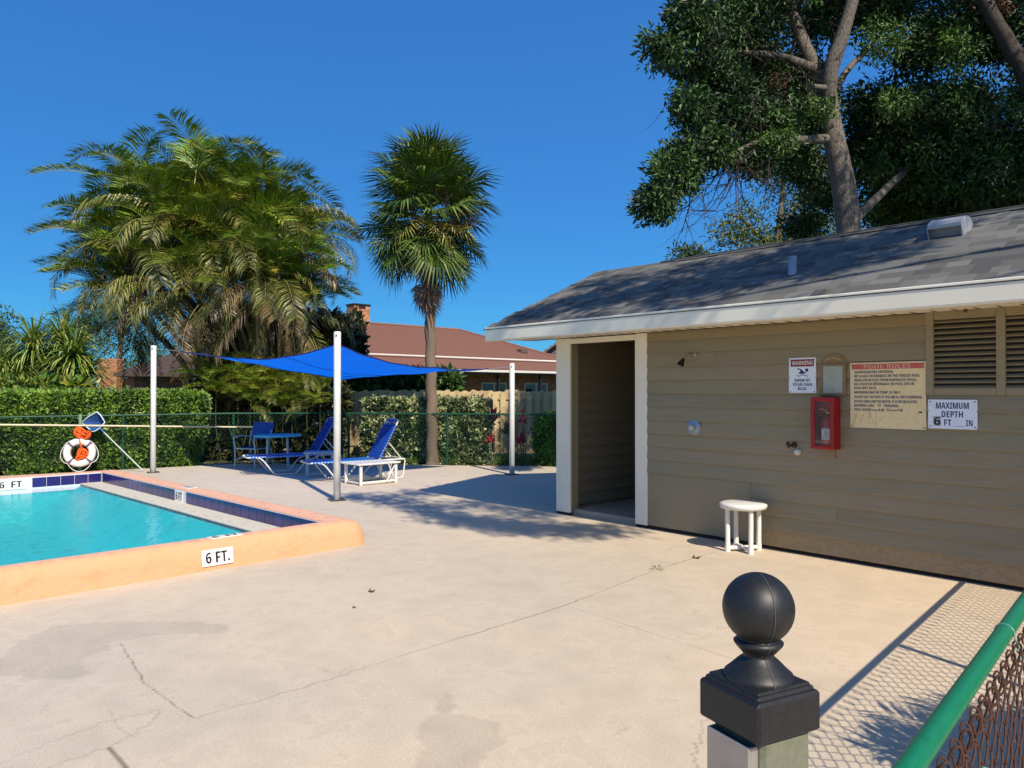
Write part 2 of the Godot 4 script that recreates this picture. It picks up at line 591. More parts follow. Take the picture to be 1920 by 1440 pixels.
func build_ground() -> void:
	var g := rough_mat("grass_ground", [Color(0.20, 0.22, 0.10), Color(0.28, 0.31, 0.13), Color(0.36, 0.33, 0.2)], 0.35, 0.95, 0.02)
	# deck outline, with the pool cut out of it
	var outer := [Vector2(7.2, 6), Vector2(7.2, -12.5), Vector2(2.6, -15.4), Vector2(0.6, -16.35), Vector2(-1.7, -16.55), Vector2(-4.0, -16.8), Vector2(-6.1, -16.85), Vector2(-8.4, -15.3), Vector2(-9.9, -14.25), Vector2(-15.5, -10.2), Vector2(-15.5, 6)]
	# four pieces round the pool, cut along its sides
	var with_hole := func(o: Array, y: float, uv: bool) -> ArrayMesh:
		var s := st_()
		for r in [[-400.0, 0.1, -400.0, 400.0], [7.3, 400.0, -400.0, 400.0], [0.1, 7.3, -400.0, 0.2], [0.1, 7.3, 9.2, 400.0]]:
			var rect := PackedVector2Array()
			for q in [Vector2(r[0], r[2]), Vector2(r[1], r[2]), Vector2(r[1], r[3]), Vector2(r[0], r[3])]:
				var w := PX * uv3(q.x, 0, q.y)
				rect.append(Vector2(w.x, w.z))
			for poly in Geometry2D.intersect_polygons(PackedVector2Array(o), rect):
				s.append_from(flat_poly(poly, y, uv), 0, Transform3D())
		return s.commit()
	var far := [Vector2(250, 250), Vector2(250, -250), Vector2(-250, -250), Vector2(-250, 250)]
	structure("ground", with_hole.call(far, -0.05, false), g)
	var dm := mat("concrete", Color.WHITE, 0.82)
	dm.albedo_texture = deck_image()
	pass
	dm.detail_enabled = true
	dm.detail_blend_mode = BaseMaterial3D.BLEND_MODE_MUL
	dm.detail_uv_layer = BaseMaterial3D.DETAIL_UV_2
	dm.detail_albedo = noise_tex(0.09, 21, [Color(0.82, 0.81, 0.80), Color(1, 1, 1), Color(0.93, 0.92, 0.90), Color(1, 1, 1)], 1024, 5)
	dm.uv2_triplanar = true
	dm.uv2_world_triplanar = true
	dm.uv2_scale = Vector3.ONE * 0.55
	structure("pool_deck", with_hole.call(outer, 0.0, true), dm)
	# stones between the deck and the far fence
	var sm := st_()
	lathe(sm, [Vector2(0, -0.4), Vector2(0.8, -0.2), Vector2(1, 0.1), Vector2(0.6, 0.5), Vector2(0, 0.6)], 6)
	var xs := []
	var cs := []
	for i in 2600:
		var t := R.randf()
		var p := Vector2(-6.4, -17.1).lerp(Vector2(3.2, -15.5), t) if R.randf() < 0.8 else Vector2(-6.4, -17.1).lerp(Vector2(-10, -14.4), R.randf())
		p.y += -0.15 + absf(R.randfn()) * -0.35 + (0.45 if t < 0.7 else 0.1)
		xs.append(Transform3D(rbasis().scaled(Vector3(1, 0.7, 1) * R.randf_range(0.012, 0.04)), Vector3(p.x, -0.035, p.y)))
		cs.append(jitter(lin(Color(0.62, 0.57, 0.5)), 0.4))
	var o := many(self, "gravel", fin(sm), vmat("stone", 0.9), xs, cs)
	tag(o, "pale gravel strip along the foot of the green fence", "gravel")
	# grass tufts behind the fence
	var blade := rosette(14, 0.28, 0.012, 0.5, Color(0.30, 0.42, 0.14), Color(0.5, 0.55, 0.25), 0.8, 0.2)
	xs = []
	for i in 500:
		var p := Vector2(-4.5, -17.6).lerp(Vector2(3, -16.2), R.randf())
		p.y -= R.randf() * 1.6
		xs.append(Transform3D(Basis(Vector3.UP, R.randf() * TAU).scaled(Vector3.ONE * R.randf_range(0.4, 1.0)), Vector3(p.x, -0.05, p.y)))
	var gr := many(self, "grass", blade, vmat("blades", 0.6, Color(0.5, 0.5, 0.2)), xs)
	tag(gr, "short green grass in front of the tan board fence", "grass")

# ------------------------------------------------------------------ swimming pool
func uv3(u: float, y: float, v: float) -> Vector3:   # u away along the side wall, v along the front: x is v, z is u
	return Vector3(v, y, u)

func build_pool() -> void:
	var p := thing("swimming_pool", "raised swimming pool with orange painted coping and a navy tile band", "swimming pool", PX)
	var cop := rough_mat("coping_paint", [Color(0.76, 0.51, 0.37), Color(0.85, 0.61, 0.45), Color(0.82, 0.60, 0.46), Color(0.86, 0.63, 0.48)], 0.45, 0.85, 0.02, 0.35)
	var top := rough_mat("coping_top_paint", [Color(0.74, 0.54, 0.45), Color(0.86, 0.66, 0.55), Color(0.80, 0.66, 0.58)], 0.6, 0.85, 0.025, 0.35)
	var prof := [Vector2(0.0, -0.3), Vector2(0.0, 0.255), Vector2(0.10, 0.262), Vector2(0.155, 0.258), Vector2(0.19, 0.245), Vector2(0.22, 0.215), Vector2(0.245, 0.12), Vector2(0.265, -0.1)]
	var I := [Vector2(0.20, 0.43), Vector2(7.1, 0.43), Vector2(7.1, 9.0), Vector2(0.20, 9.0)]
	var sb := st_()
	var stp := st_()
	var path := []
	for k in 4:
		var wu: float = [0.87, 1.3, 1.3, 0.87][k]
		var wv: float = [1.62, 1.62, 1.3, 1.3][k]
		for i in 9:
			var a := PI / 2 * i / 8.0
			var cs: Vector2 = [Vector2(-cos(a), -sin(a)), Vector2(sin(a), -cos(a)), Vector2(cos(a), sin(a)), Vector2(-sin(a), cos(a))][k]
			var sq := pow(pow(absf(cs.x), 6.0) + pow(absf(cs.y), 6.0), -1.0 / 6.0)
			path.append([I[k], Vector2(cs.x * wu, cs.y * wv) * sq])
	for i in path.size():
		var A: Array = path[i]
		var B: Array = path[(i + 1) % path.size()]
		for j in prof.size() - 1:
			if j == 0 and A[0] == B[0]: continue
			var s := stp if j >= 1 and j <= 2 else sb
			s.set_smooth_group(0 if j >= 1 else -1)
			var f := func(q: Array, pr: Vector2) -> Vector3:
				return uv3(q[0].x + q[1].x * pr.x, pr.y, q[0].y + q[1].y * pr.x)
			var mid: Vector2 = A[1] + B[1]
			var o := uv3(mid.x, 0, mid.y).normalized()
			if j == 0: o = -o
			elif j <= 2: o = Vector3.UP
			else: o += Vector3.UP * 0.3
			face(s, [f.call(A, prof[j]), f.call(B, prof[j]), f.call(B, prof[j + 1]), f.call(A, prof[j + 1])], o)
	part(p, "coping", sb, cop)
	part(p, "coping_top", stp, top)
	var bs := st_()
	var y0 := -0.45   # a pool floor looks this shallow through water at such a low angle
	face(bs, [uv3(0.2, y0, 0.43), uv3(0.2, y0, 9), uv3(7.1, y0, 9), uv3(7.1, y0, 0.43)], Vector3.UP)
	for w in [[uv3(0.2, y0, 0.432), uv3(7.1, y0, 0.432), uv3(0, 0, 1)], [uv3(7.098, y0, 0.43), uv3(7.098, y0, 9), uv3(-1, 0, 0)], [uv3(7.1, y0, 8.998), uv3(0.2, y0, 8.998), uv3(0, 0, -1)], [uv3(0.202, y0, 9), uv3(0.202, y0, 0.43), uv3(1, 0, 0)]]:
		face(bs, [w[0], w[1], w[1] + Vector3(0, 0.46, 0), w[0] + Vector3(0, 0.46, 0)], w[2])
	part(p, "basin", bs, rough_mat("aqua_plaster", [Color(0.0, 0.57, 0.61), Color(0.0, 0.68, 0.72), Color(0.0, 0.62, 0.66)], 0.4, 0.8, 0.02))
	var ls := st_()
	bx(ls, uv3(3.65, 0.068, 0.43 + 0.16), uv3(6.9, 0.05, 0.32), 0.008)
	var lf := st_()
	for q in [[0.05, 0.745, -0.46, 1.6]]:
		face(lf, [uv3(0.21, q[0], q[1]), uv3(7.09, q[0], q[1]), uv3(7.09, q[2], q[3]), uv3(0.21, q[2], q[3])], uv3(0, 1, 1))
		face(lf, [uv3(0.21, 0.045, 0.44), uv3(7.09, 0.045, 0.44), uv3(7.09, q[0] - 0.005, q[1]), uv3(0.21, q[0] - 0.005, q[1])], Vector3.DOWN)
	part(p, "ledge", ls, rough_mat("ledge_plaster", [Color(0.70, 0.68, 0.62), Color(0.78, 0.76, 0.70), Color(0.66, 0.63, 0.57)], 0.6, 0.8, 0.02))
	part(p, "ledge_base", lf, M["aqua_plaster"])  # slope shaped to catch the sun like the floor, leaving no shaded side
	var lt := st_()
	bx(lt, uv3(3.65, 0.05, 0.43 + 0.3235), uv3(6.88, 0.045, 0.006))
	part(p, "ledge_edge_tile", lt, mat("navy_dark", Color(0.05, 0.07, 0.25), 0.25))
	var gm := mat("grout", Color(0.80, 0.80, 0.82), 0.8)
	var gs := st_()
	bx(gs, uv3(3.65, 0.167, 0.4365), uv3(6.89, 0.165, 0.007))
	bx(gs, uv3(7.0945, 0.125, 4.7), uv3(0.007, 0.25, 8.5))
	part(p, "grout", gs, gm)
	var tm := box_mesh(Vector3(0.194, 0.148, 0.008), 0.002)
	var tones := []
	for i in 4:
		tones.append(mat("navy_tile%d" % i, Color(0.12 + i * 0.012, 0.105 + i * 0.012, 0.34 + i * 0.025), 0.16))
	for i in 34:
		var u := 0.31 + i * 0.2
		if absf(u - 3.85) < 0.14: continue
		part(p, "tile", tm, tones[R.randi() % 4], Transform3D(Basis(Vector3.UP, PI / 2), uv3(u, 0.168, 0.443)))
	for i in 41:
		var v := 0.54 + i * 0.2
		if v > 1.46 and v < 2.0: continue
		part(p, "tile", tm, tones[R.randi() % 4], Transform3D(Basis(Vector3.UP, PI), uv3(7.088, 0.160, v)))
	var wm := mat("marker_white", Color(0.84, 0.84, 0.82), 0.4)
	var ink := mat("marker_black", Color(0.03, 0.03, 0.04), 0.5)
	var mk := func(sz: Vector2, xf: Transform3D, txt: String, cap: float, wd_: float, lab: String, halves: bool) -> void:
		var s := st_()
		if halves:
			bx(s, Vector3(-sz.x / 4, 0, 0), Vector3(sz.x / 2 - 0.003, sz.y, 0.008), 0.002)
			bx(s, Vector3(sz.x / 4, 0, 0), Vector3(sz.x / 2 - 0.003, sz.y, 0.008), 0.002)
		else:
			bx(s, Vector3.ZERO, Vector3(sz.x, sz.y, 0.008), 0.002)
		var o := part(p, "depth_marker", s, wm, xf)
		o.set_meta("label", lab)
		text(o, txt, Vector3(0, 0, 0.0045), cap, ink, wd_)
	var zf := Vector3(0, 0.16, -1).normalized()
	var front := Basis(Vector3(-1, 0, 0), zf.cross(Vector3(-1, 0, 0)), zf)
	mk.call(Vector2(0.29, 0.145), Transform3D(front, uv3(-0.018, 0.112, 1.63)), "6 FT.", 0.095, 0.22, "white tile reading 6 FT. on the front face of the coping", true)
	mk.call(Vector2(0.30, 0.11), Transform3D(Basis(Vector3(-1, 0, 0), Vector3(0, 0, 1), Vector3.UP), uv3(0.12, 0.262, 1.50)), "6  FT", 0.075, 0.24, "tile reading 6 FT flat on top of the front coping", false)
	mk.call(Vector2(0.26, 0.155), Transform3D(Basis(Vector3.UP, PI / 2), uv3(3.85, 0.168, 0.445)), "6 FT", 0.10, 0.2, "pale tile reading 6 FT in the side tile band", false)
	mk.call(Vector2(0.42, 0.165), Transform3D(Basis(Vector3.UP, PI), uv3(7.086, 0.155, 1.73)), "6  FT", 0.095, 0.30, "white tile reading 6 FT in the far tile band", false)
	mk.call(Vector2(0.28, 0.14), Transform3D(Basis(Vector3(0, 0, -1), Vector3(-1, 0, 0), Vector3.UP), uv3(3.97, 0.262, 0.27)), "6 FT", 0.08, 0.2, "worn tile reading 6 FT flat on the side coping", false)
	var w := st_()
	face(w, [uv3(0.203, 0.068, 0.755), uv3(0.203, 0.068, 8.997), uv3(7.09, 0.068, 8.997), uv3(7.09, 0.068, 0.755)], Vector3.UP)
	var water := mat("water", Color(0.6, 0.95, 1.0, 0.04), 0.02)
	water.transparency = BaseMaterial3D.TRANSPARENCY_ALPHA
	tri(water, Vector3.ONE * 0.55)
	water.metallic_specular = 0.32
	water.normal_enabled = true
	water.normal_texture = noise_tex(0.03, 5, [], 512, 4, true, FastNoiseLite.TYPE_SIMPLEX_SMOOTH, 6.0)
	water.normal_scale = 0.16
	structure("pool_water", w, water, PX)

# ------------------------------------------------------------------ bath house
func build_bath_house() -> void:
	var h := thing("bath_house", "small olive bath house with lap siding, white gutter and grey shingle roof", "building", HX)
	var sd := rough_mat("siding_paint", [Color(0.545, 0.49, 0.365), Color(0.58, 0.525, 0.395), Color(0.56, 0.515, 0.40)], 0.5, 0.6, 0.015, 0.25, false, Vector3(0.3, 2.2, 2.2))
	var sds := [sd, rough_mat("siding_paint_b", [Color(0.525, 0.475, 0.355), Color(0.56, 0.51, 0.39), Color(0.54, 0.495, 0.39)], 0.5, 0.6, 0.015, 0.25, false, Vector3(0.3, 2.2, 2.2)), rough_mat("siding_paint_c", [Color(0.56, 0.50, 0.37), Color(0.595, 0.53, 0.40), Color(0.575, 0.52, 0.405)], 0.5, 0.6, 0.015, 0.25, false, Vector3(0.3, 2.2, 2.2))]
	var sdin := rough_mat("siding_inside", [Color(0.48, 0.43, 0.33), Color(0.53, 0.475, 0.37)], 0.5, 0.75, 0.015, 0.25, false, Vector3(0.3, 2.2, 2.2))  # siding colour darkened for the shade inside the doorway
	var trm := rough_mat("trim_paint", [Color(0.93, 0.88, 0.77), Color(0.96, 0.91, 0.81)], 0.6, 0.55, 0.012, 0.12)
	var dark := mat("dark_gap", Color(0.16, 0.13, 0.10), 0.9)
	var lap := func(w: float, e: float) -> ArrayMesh:      # one lapped board, its lower edge proud
		var s := st_()
		prism(s, PackedVector2Array([Vector2(0, 0), Vector2(0.027, 0), Vector2(0.029, 0.004), Vector2(0.006, e + 0.012), Vector2(0, e + 0.012)]), -w / 2, w / 2, Transform3D(Basis(Vector3(0, 0, 1), Vector3(0, 1, 0), Vector3(-1, 0, 0)), Vector3.ZERO))
		return fin(s)
	var ys := [0.036, 0.194, 0.346, 0.503, 0.652, 0.811, 0.962, 1.109, 1.267, 1.421, 1.570, 1.724, 1.874, 2.030, 2.176, 2.285]
	var nails := st_()
	var dirty := rough_mat("siding_dirty", [Color(0.53, 0.44, 0.30), Color(0.645, 0.56, 0.405), Color(0.58, 0.49, 0.35), Color(0.66, 0.575, 0.415)], 1.3, 0.75, 0.02, 0.3, false, Vector3(0.6, 1.6, 1.6))
	for i in ys.size() - 1:
		var y: float = ys[i]
		var e: float = ys[i + 1] - y
		var x0 := -1.524
		if i < 4: x0 = -0.18
		var spans := [[x0, 6.2]]
		if y > 1.5: spans = [[x0, 1.524], [2.72, 6.2]]
		for sp in spans:
			# each course is one or two boards butted together
			var cut: Array = [sp[0], sp[1]]
			var at_x: float = sp[0] + [2.1, 3.3, 0.9, 2.7, 1.5][i % 5]
			if i % 5 == 2 and at_x < sp[1] - 0.8: cut = [sp[0], at_x, sp[1]]
			for q in cut.size() - 1:
				var w: float = cut[q + 1] - cut[q] - 0.002
				var b := part(h, "siding_board", lap.call(w, e), dirty if i == 0 or (i == 4 and R.randf() < 0.3) else sds[R.randi() % 3], Transform3D(Basis(), Vector3((cut[q] + cut[q + 1]) / 2, y, 0)))
				b.rotate_object_local(Vector3.RIGHT, R.randf_range(-0.006, 0.006))
				b.rotate_object_local(Vector3(0, 0, 1), R.randf_range(-0.0006, 0.0006))
				var k: float = cut[q] + 0.06
				while k < cut[q + 1]:
					bx(nails, Vector3(k + R.randf_range(-0.03, 0.03), y + 0.035 + R.randf_range(-0.004, 0.004), 0.0245), Vector3(0.007, 0.007, 0.003))
					k += 0.41
	part(h, "nail_heads", nails, mat("painted_nail", Color(0.46, 0.40, 0.29), 0.6)).set_meta("kind", "stuff")
	var s := st_()
	bx(s, Vector3(-0.853, 0.345, 0.006), Vector3(1.336, 0.612, 0.012), 0.002)
	var pp := part(h, "patch_panel", s, rough_mat("patch_paint", [Color(0.535, 0.485, 0.37), Color(0.575, 0.525, 0.41)], 0.35, 0.5, 0.01))
	pp.set_meta("label", "smooth repair panel at the foot of the wall by the door")
	# shell of the building
	s = st_()
	bx(s, Vector3(2.33, 1.13, -0.06), Vector3(7.7, 2.26, 0.115))
	bx(s, Vector3(-2.95, 1.13, -1.48), Vector3(0.10, 2.26, 2.76))
	bx(s, Vector3(-2.245, 2.245, -0.06), Vector3(1.45, 0.075, 0.115))
	bx(s, Vector3(1.6, 1.13, -2.83), Vector3(9.2, 2.26, 0.1))
	bx(s, Vector3(-1.0, 1.13, -1.55), Vector3(3.78, 2.26, 0.1))
	bx(s, Vector3(0.9, 1.13, -0.83), Vector3(0.1, 2.26, 1.36))
	bx(s, Vector3(6.15, 1.13, -1.48), Vector3(0.1, 2.26, 2.58))
	bx(s, Vector3(1.6, 2.30, -1.4), Vector3(9.2, 0.03, 2.9))
	part(h, "wall", s, sd)
	s = st_()
	bx(s, Vector3(2.33, 0.015, 0.002), Vector3(7.7, 0.05, 0.006))
	part(h, "shaded_gap_strip", s, dark)  # dark strip painted for the shaded gap below the siding
	s = st_()
	bx(s, Vector3(-1.0, 0.035, -0.78), Vector3(3.78, 0.09, 1.47), 0.008)
	part(h, "door_step", s, rough_mat("step_concrete", [Color(0.55, 0.5, 0.44), Color(0.66, 0.6, 0.53)], 0.8, 0.9, 0.02, 0.3))
	for i in 14:   # boards inside the doorway: left wall and back wall
		var y := 0.10 + i * 0.154
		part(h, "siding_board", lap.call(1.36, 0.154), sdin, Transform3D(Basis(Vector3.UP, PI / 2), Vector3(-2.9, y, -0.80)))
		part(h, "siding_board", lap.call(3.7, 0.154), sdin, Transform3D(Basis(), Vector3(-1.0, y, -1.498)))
	s = st_()
	bx(s, Vector3(-2.86, 1.16, -1.46), Vector3(0.05, 2.1, 0.05), 0.004)
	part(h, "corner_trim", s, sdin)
	s = st_()
	bx(s, Vector3(-2.775, 1.14, -0.06), Vector3(0.03, 2.12, 0.13), 0.003)
	bx(s, Vector3(-1.685, 1.14, -0.06), Vector3(0.03, 2.12, 0.13), 0.003)
	part(h, "door_jamb", s, sd)
	for q in [[-2.889, 0.25], [-1.611, 0.175]]:
		s = st_()
		bx(s, Vector3(q[0], 1.155, 0.014), Vector3(q[1], 2.24, 0.032), 0.003)
		part(h, "door_trim", s, trm)
		s = st_()
		bx(s, Vector3(q[0], 0.018, 0.006), Vector3(q[1] - 0.01, 0.034, 0.02))
		part(h, "trim_foot", s, dark)
	s = st_()
	bx(s, Vector3(-2.231, 2.237, 0.013), Vector3(1.064, 0.066, 0.030), 0.003)
	part(h, "door_trim", s, trm)
	# louvred vents
	var fr := sd
	var edges := [[1.524, 1.588], [2.062, 2.130], [2.604, 2.72]]
	for q in edges:
		s = st_()
		bx(s, Vector3((q[0] + q[1]) / 2, 1.925, 0.018), Vector3(q[1] - q[0], 0.72, 0.042), 0.004)
		part(h, "vent_frame", s, fr)
	for q in [[1.594, 0.054], [2.2465, 0.074]]:
		for k in 2:
			s = st_()
			bx(s, Vector3([1.825, 2.367][k], q[0] if q[0] < 2 else q[0], 0.016), Vector3(0.474, q[1], 0.038), 0.004)
			part(h, "vent_frame", s, fr)
	for k in 2:
		var v := part(h, "louver_vent", box_mesh(Vector3(0.474, 0.60, 0.006)), dark, Transform3D(Basis(), Vector3([1.825, 2.367][k], 1.915, 0.001)))
		var sl := box_mesh(Vector3(0.472, 0.006, 0.042), 0.001)
		for i in 13:
			part(v, "slat", sl, fr, Transform3D(Basis(Vector3.RIGHT, 0.62), Vector3(0, -0.282 + i * 0.0468, 0.018)))
	# soffit, fascia and gutter
	s = st_()
	bx(s, Vector3(1.3, 2.288, 0.30), Vector3(9.8, 0.012, 0.60))
	part(h, "soffit", s, trm)
	s = st_()
	for i in 60:
		bx(s, Vector3(-3.5 + i * 0.165, 2.281, 0.09), Vector3(0.012, 0.005, 0.17))
	bx(s, Vector3(1.3, 2.2805, 0.012), Vector3(9.6, 0.006, 0.024))
	part(h, "soffit_batten", s, dark)
	var gp := PackedVector2Array([Vector2(0.60, 2.245), Vector2(0.715, 2.245), Vector2(0.728, 2.251), Vector2(0.734, 2.265), Vector2(0.738, 2.40), Vector2(0.742, 2.408), Vector2(0.742, 2.422), Vector2(0.735, 2.427), Vector2(0.60, 2.424)])
	s = st_()
	prism(s, gp, -4.92, 4.92, Transform3D(Basis(Vector3(0, 0, 1), Vector3(0, 1, 0), Vector3(-1, 0, 0)), Vector3(1.3, 0, 0)))
	part(h, "gutter", s, rough_mat("gutter_enamel", [Color(0.88, 0.85, 0.77), Color(0.91, 0.89, 0.82)], 0.5, 0.35, 0.01))
	# roof planes
	var ez := 0.70; var ey := 2.40; var rz := -1.40; var ry := 3.33
	var sl2 := Vector2(ez - rz, ry - ey).length()
	var bas := Basis(Vector3(1, 0, 0), Vector3(0, ry - ey, rz - ez).normalized(), Vector3(0, ez - rz, ry - ey).normalized())   # y up the slope, z out of it
	var RX := Transform3D(bas, Vector3(0, ey, ez))
	s = st_()
	bx(s, Vector3(1.3, sl2 / 2 + 0.0, -0.03), Vector3(9.84, sl2, 0.05), 0.0, RX)
	var b2 := Basis(Vector3(-1, 0, 0), Vector3(0, ry - ey, ez - rz).normalized(), Vector3(0, ez - rz, ey - ry).normalized())
	b2 = Basis(Vector3(-1, 0, 0), Vector3(0, ry - ey, ez - rz).normalized(), Vector3(-1, 0, 0).cross(Vector3(0, ry - ey, ez - rz).normalized()))
	bx(s, Vector3(-1.3, sl2 / 2, -0.03), Vector3(9.84, sl2, 0.05), 0.0, Transform3D(b2, Vector3(0, ey, -3.5)))
	var roof := part(h, "roof", s, rough_mat("roof_felt", [Color(0.14, 0.14, 0.15), Color(0.2, 0.2, 0.21)], 1.0, 0.95))
	for sg in [-3.0, 6.2]:   # gable ends
		s = st_()
		prism(s, PackedVector2Array([Vector2(0.02, 2.27), Vector2(-1.4, 3.24), Vector2(-2.9, 2.27)]), -0.04, 0.04, Transform3D(Basis(Vector3(0, 0, 1), Vector3(0, 1, 0), Vector3(-1, 0, 0)), Vector3(sg, 0, 0)))
		part(h, "gable", s, sd)
	s = st_()
	bx(s, Vector3(-3.63, sl2 / 2, -0.065), Vector3(0.025, sl2 + 0.02, 0.13), 0.003, RX)
	part(h, "rake_board", s, trm)
	# shingles, tab by tab
	var grain := noise_tex(0.35, 31, [Color(0.55, 0.55, 0.55), Color(1, 1, 1)], 512, 3)
	var tones := [Color(0.43, 0.43, 0.415), Color(0.49, 0.49, 0.47), Color(0.54, 0.535, 0.515), Color(0.37, 0.37, 0.365), Color(0.485, 0.465, 0.435)]
	var mats := []
	for i in tones.size():
		var m := mat("shingle%d" % i, tones[i], 0.95)
		m.albedo_texture = grain
		tri(m, Vector3.ONE * 2.5)
		mats.append(m)
	var meshes := []
	for i in 5:
		var w := 0.11 + 0.035 * i
		var t := st_()
		bx(t, Vector3(0, 0.085, 0.005), Vector3(w - 0.003, 0.165, 0.009), 0.0015)
		meshes.append([w, fin(t)])
	var list := []
	for c in 16:
		var x := -3.66 + R.randf() * 0.1
		while x < 6.15:
			var k := R.randi() % 5
			list.append([x + meshes[k][0] / 2, c, k, R.randi() % 7])
			x += meshes[k][0]
	list.sort_custom(func(a, b): return absf(a[0] - 1.5) + a[1] * 0.02 < absf(b[0] - 1.5) + b[1] * 0.02)
	var rest := []
	for i in 5: rest.append([])
	var nn := 0
	for q in list:
		var tone: int = [0, 0, 1, 1, 2, 3, 4 if q[1] % 3 == 0 else 1][q[3]]
		var lift: float = 0.016 + 0.005 * (1 if q[3] % 2 else 0)
		var xf := RX * Transform3D(Basis(Vector3.RIGHT, 0.085), Vector3(q[0], q[1] * 0.1435 - 0.018, lift))
		if nn < 296 and q[0] < 3.6:
			part(roof, "shingle", meshes[q[2]][1], mats[tone], xf)
			nn += 1
		else:
			rest[tone].append([xf, q[2]])
	s = st_()
	for i in 5:
		for q in rest[i]:
			s.set_color(lin(tones[i]))
			bx(s, Vector3(0, 0.085, 0.005), Vector3(meshes[q[1]][0] - 0.002, 0.17, 0.010), 0.0, q[0])
	var vm := vmat("shingle_field", 0.95)
	vm.albedo_texture = grain
	tri(vm, Vector3.ONE * 2.5)
	part(roof, "shingle_field", s, vm).set_meta("kind", "stuff")
	# dark strips that paint the shade line under the butt of every course
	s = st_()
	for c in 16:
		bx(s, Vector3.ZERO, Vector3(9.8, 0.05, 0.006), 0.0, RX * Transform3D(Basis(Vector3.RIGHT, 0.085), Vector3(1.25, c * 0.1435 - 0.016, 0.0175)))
	part(roof, "shade_strip", s, mat("painted_shade", Color(0.13, 0.13, 0.135), 0.95))
	# ridge cap
	s = st_()
	for i in 33:
		var x := -3.62 + i * 0.3
		var up := 0.012 if x < -2.4 else 0.045
		for sg in [1.0, -1.0]:
			var dirv := Vector3(0, -(ry - ey), (ez - rz) * sg).normalized()
			var o := Vector3(x + 0.15, ry + up, rz)
			var nrm := dirv.cross(Vector3(sg, 0, 0)).normalized()
			if nrm.y < 0: nrm = -nrm
			bx(s, Vector3(0, 0.07, 0.006), Vector3(0.296, 0.15, 0.012), 0.002, Transform3D(Basis(nrm.cross(-dirv).normalized() * 1.0, dirv, nrm).orthonormalized(), o))
	bx(s, Vector3(1.9, ry + 0.012, rz), Vector3(8.5, 0.05, 0.16))
	part(roof, "ridge_cap", s, mats[3])
	# roof vents
	var met := mat("vent_metal", Color(0.60, 0.62, 0.65), 0.45, 0.3)
	var pv := part(roof, "vent_pipe", Mesh_pipe(), met, Transform3D(Basis(), Vector3(0.24, 2.70, -0.065)))
	pv.set_meta("label", "short grey plumbing vent pipe low on the roof slope")
	s = st_()
	var op := PackedVector2Array()
	for i in 9:
		var a := PI / 2 * i / 8.0
		op.append(Vector2(0.16 + 0.10 * sin(a) - 0.10, 0.19 + 0.08 * cos(a)))
	# hood in side profile: x down the slope, y up
	var hood := PackedVector2Array([Vector2(-0.20, -0.02), Vector2(-0.20, 0.10), Vector2(-0.12, 0.19), Vector2(0.0, 0.235), Vector2(0.14, 0.235), Vector2(0.19, 0.21), Vector2(0.20, 0.17), Vector2(0.10, 0.15), Vector2(0.10, -0.02)])
	var HB := Transform3D(RX.basis * Basis(Vector3(0, -1, 0), Vector3(0, 0, 1), Vector3(-1, 0, 0)), RX * Vector3(1.47, 1.60, 0.01))
	HB = HB.scaled_local(Vector3.ONE * 0.76)
	prism(s, hood, -0.19, 0.19, HB)
	for sg in [-0.19, 0.19]:
		prism(s, PackedVector2Array([Vector2(0.09, -0.02), Vector2(0.22, -0.02), Vector2(0.21, 0.19), Vector2(0.09, 0.19)]), sg - 0.004, sg + 0.004, HB)
	bx(s, Vector3(0, -0.005, 0), Vector3(0.56, 0.008, 0.50), 0.0, HB)
	var hv := part(roof, "hood_vent", s, met)
	hv.set_meta("label", "grey metal hood vent near the ridge")
	# small knob under the eave
	s = st_()
	lathe(s, [Vector2(0.0, -0.018), Vector2(0.015, -0.012), Vector2(0.018, 0.0), Vector2(0.012, 0.012)], 10)
	part(h, "eave_knob", s, mat("rusty_brown", Color(0.35, 0.22, 0.12), 0.7), Transform3D(Basis(), Vector3(1.86, 2.268, 0.10)))

func Mesh_pipe() -> ArrayMesh:
	var s := st_()
	lathe(s, [Vector2(0.11, -0.03), Vector2(0.075, 0.02), Vector2(0.052, 0.03), Vector2(0.045, 0.05), Vector2(0.052, 0.055), Vector2(0.045, 0.075), Vector2(0.042, 0.08), Vector2(0.042, 0.25), Vector2(0.034, 0.25), Vector2(0.034, 0.1), Vector2(0, 0.1)], 18)
	return fin(s)

# ------------------------------------------------------------------ things on the wall
func sign_board(n: String, label: String, x0: float, x1: float, y0: float, y1: float, c: Color, rim: Color, r := 0.012, tilt := 0.0) -> Node3D:
	var w := x1 - x0; var hh := y1 - y0
	var o := thing(n, label, "sign", on_wall((x0 + x1) / 2, (y0 + y1) / 2, 0.026) * Transform3D(Basis(Vector3(0, 0, 1), tilt), Vector3.ZERO))
	var s := st_()
	prism(s, round_rect(w, hh, r), -0.002, 0.002)
	part(o, "border", s, mat("paint_" + rim.to_html(), rim, 0.45))
	s = st_()
	prism(s, round_rect(w - 0.016, hh - 0.016, r * 0.6), 0.0021, 0.003)
	var k := "%s_face" % n
	var fm := rough_mat(k, [c.darkened(0.05), c, c.lightened(0.06)], 1.6, 0.45, 0.02, 0.0, false)
	part(o, "face", s, fm)
	for sx in [-1, 1]:
		for sy in [-1, 1]:
			var t := st_()
			lathe(t, [Vector2(0.006, 0), Vector2(0.005, 0.003), Vector2(0, 0.004)], 8, Transform3D(Basis(Vector3.RIGHT, PI / 2), Vector3(sx * (w / 2 - 0.018), sy * (hh / 2 - 0.018), 0.003)))
			part(o, "screw", t, mat("screw_dark", Color(0.2, 0.17, 0.15), 0.5, 0.5))
	return o

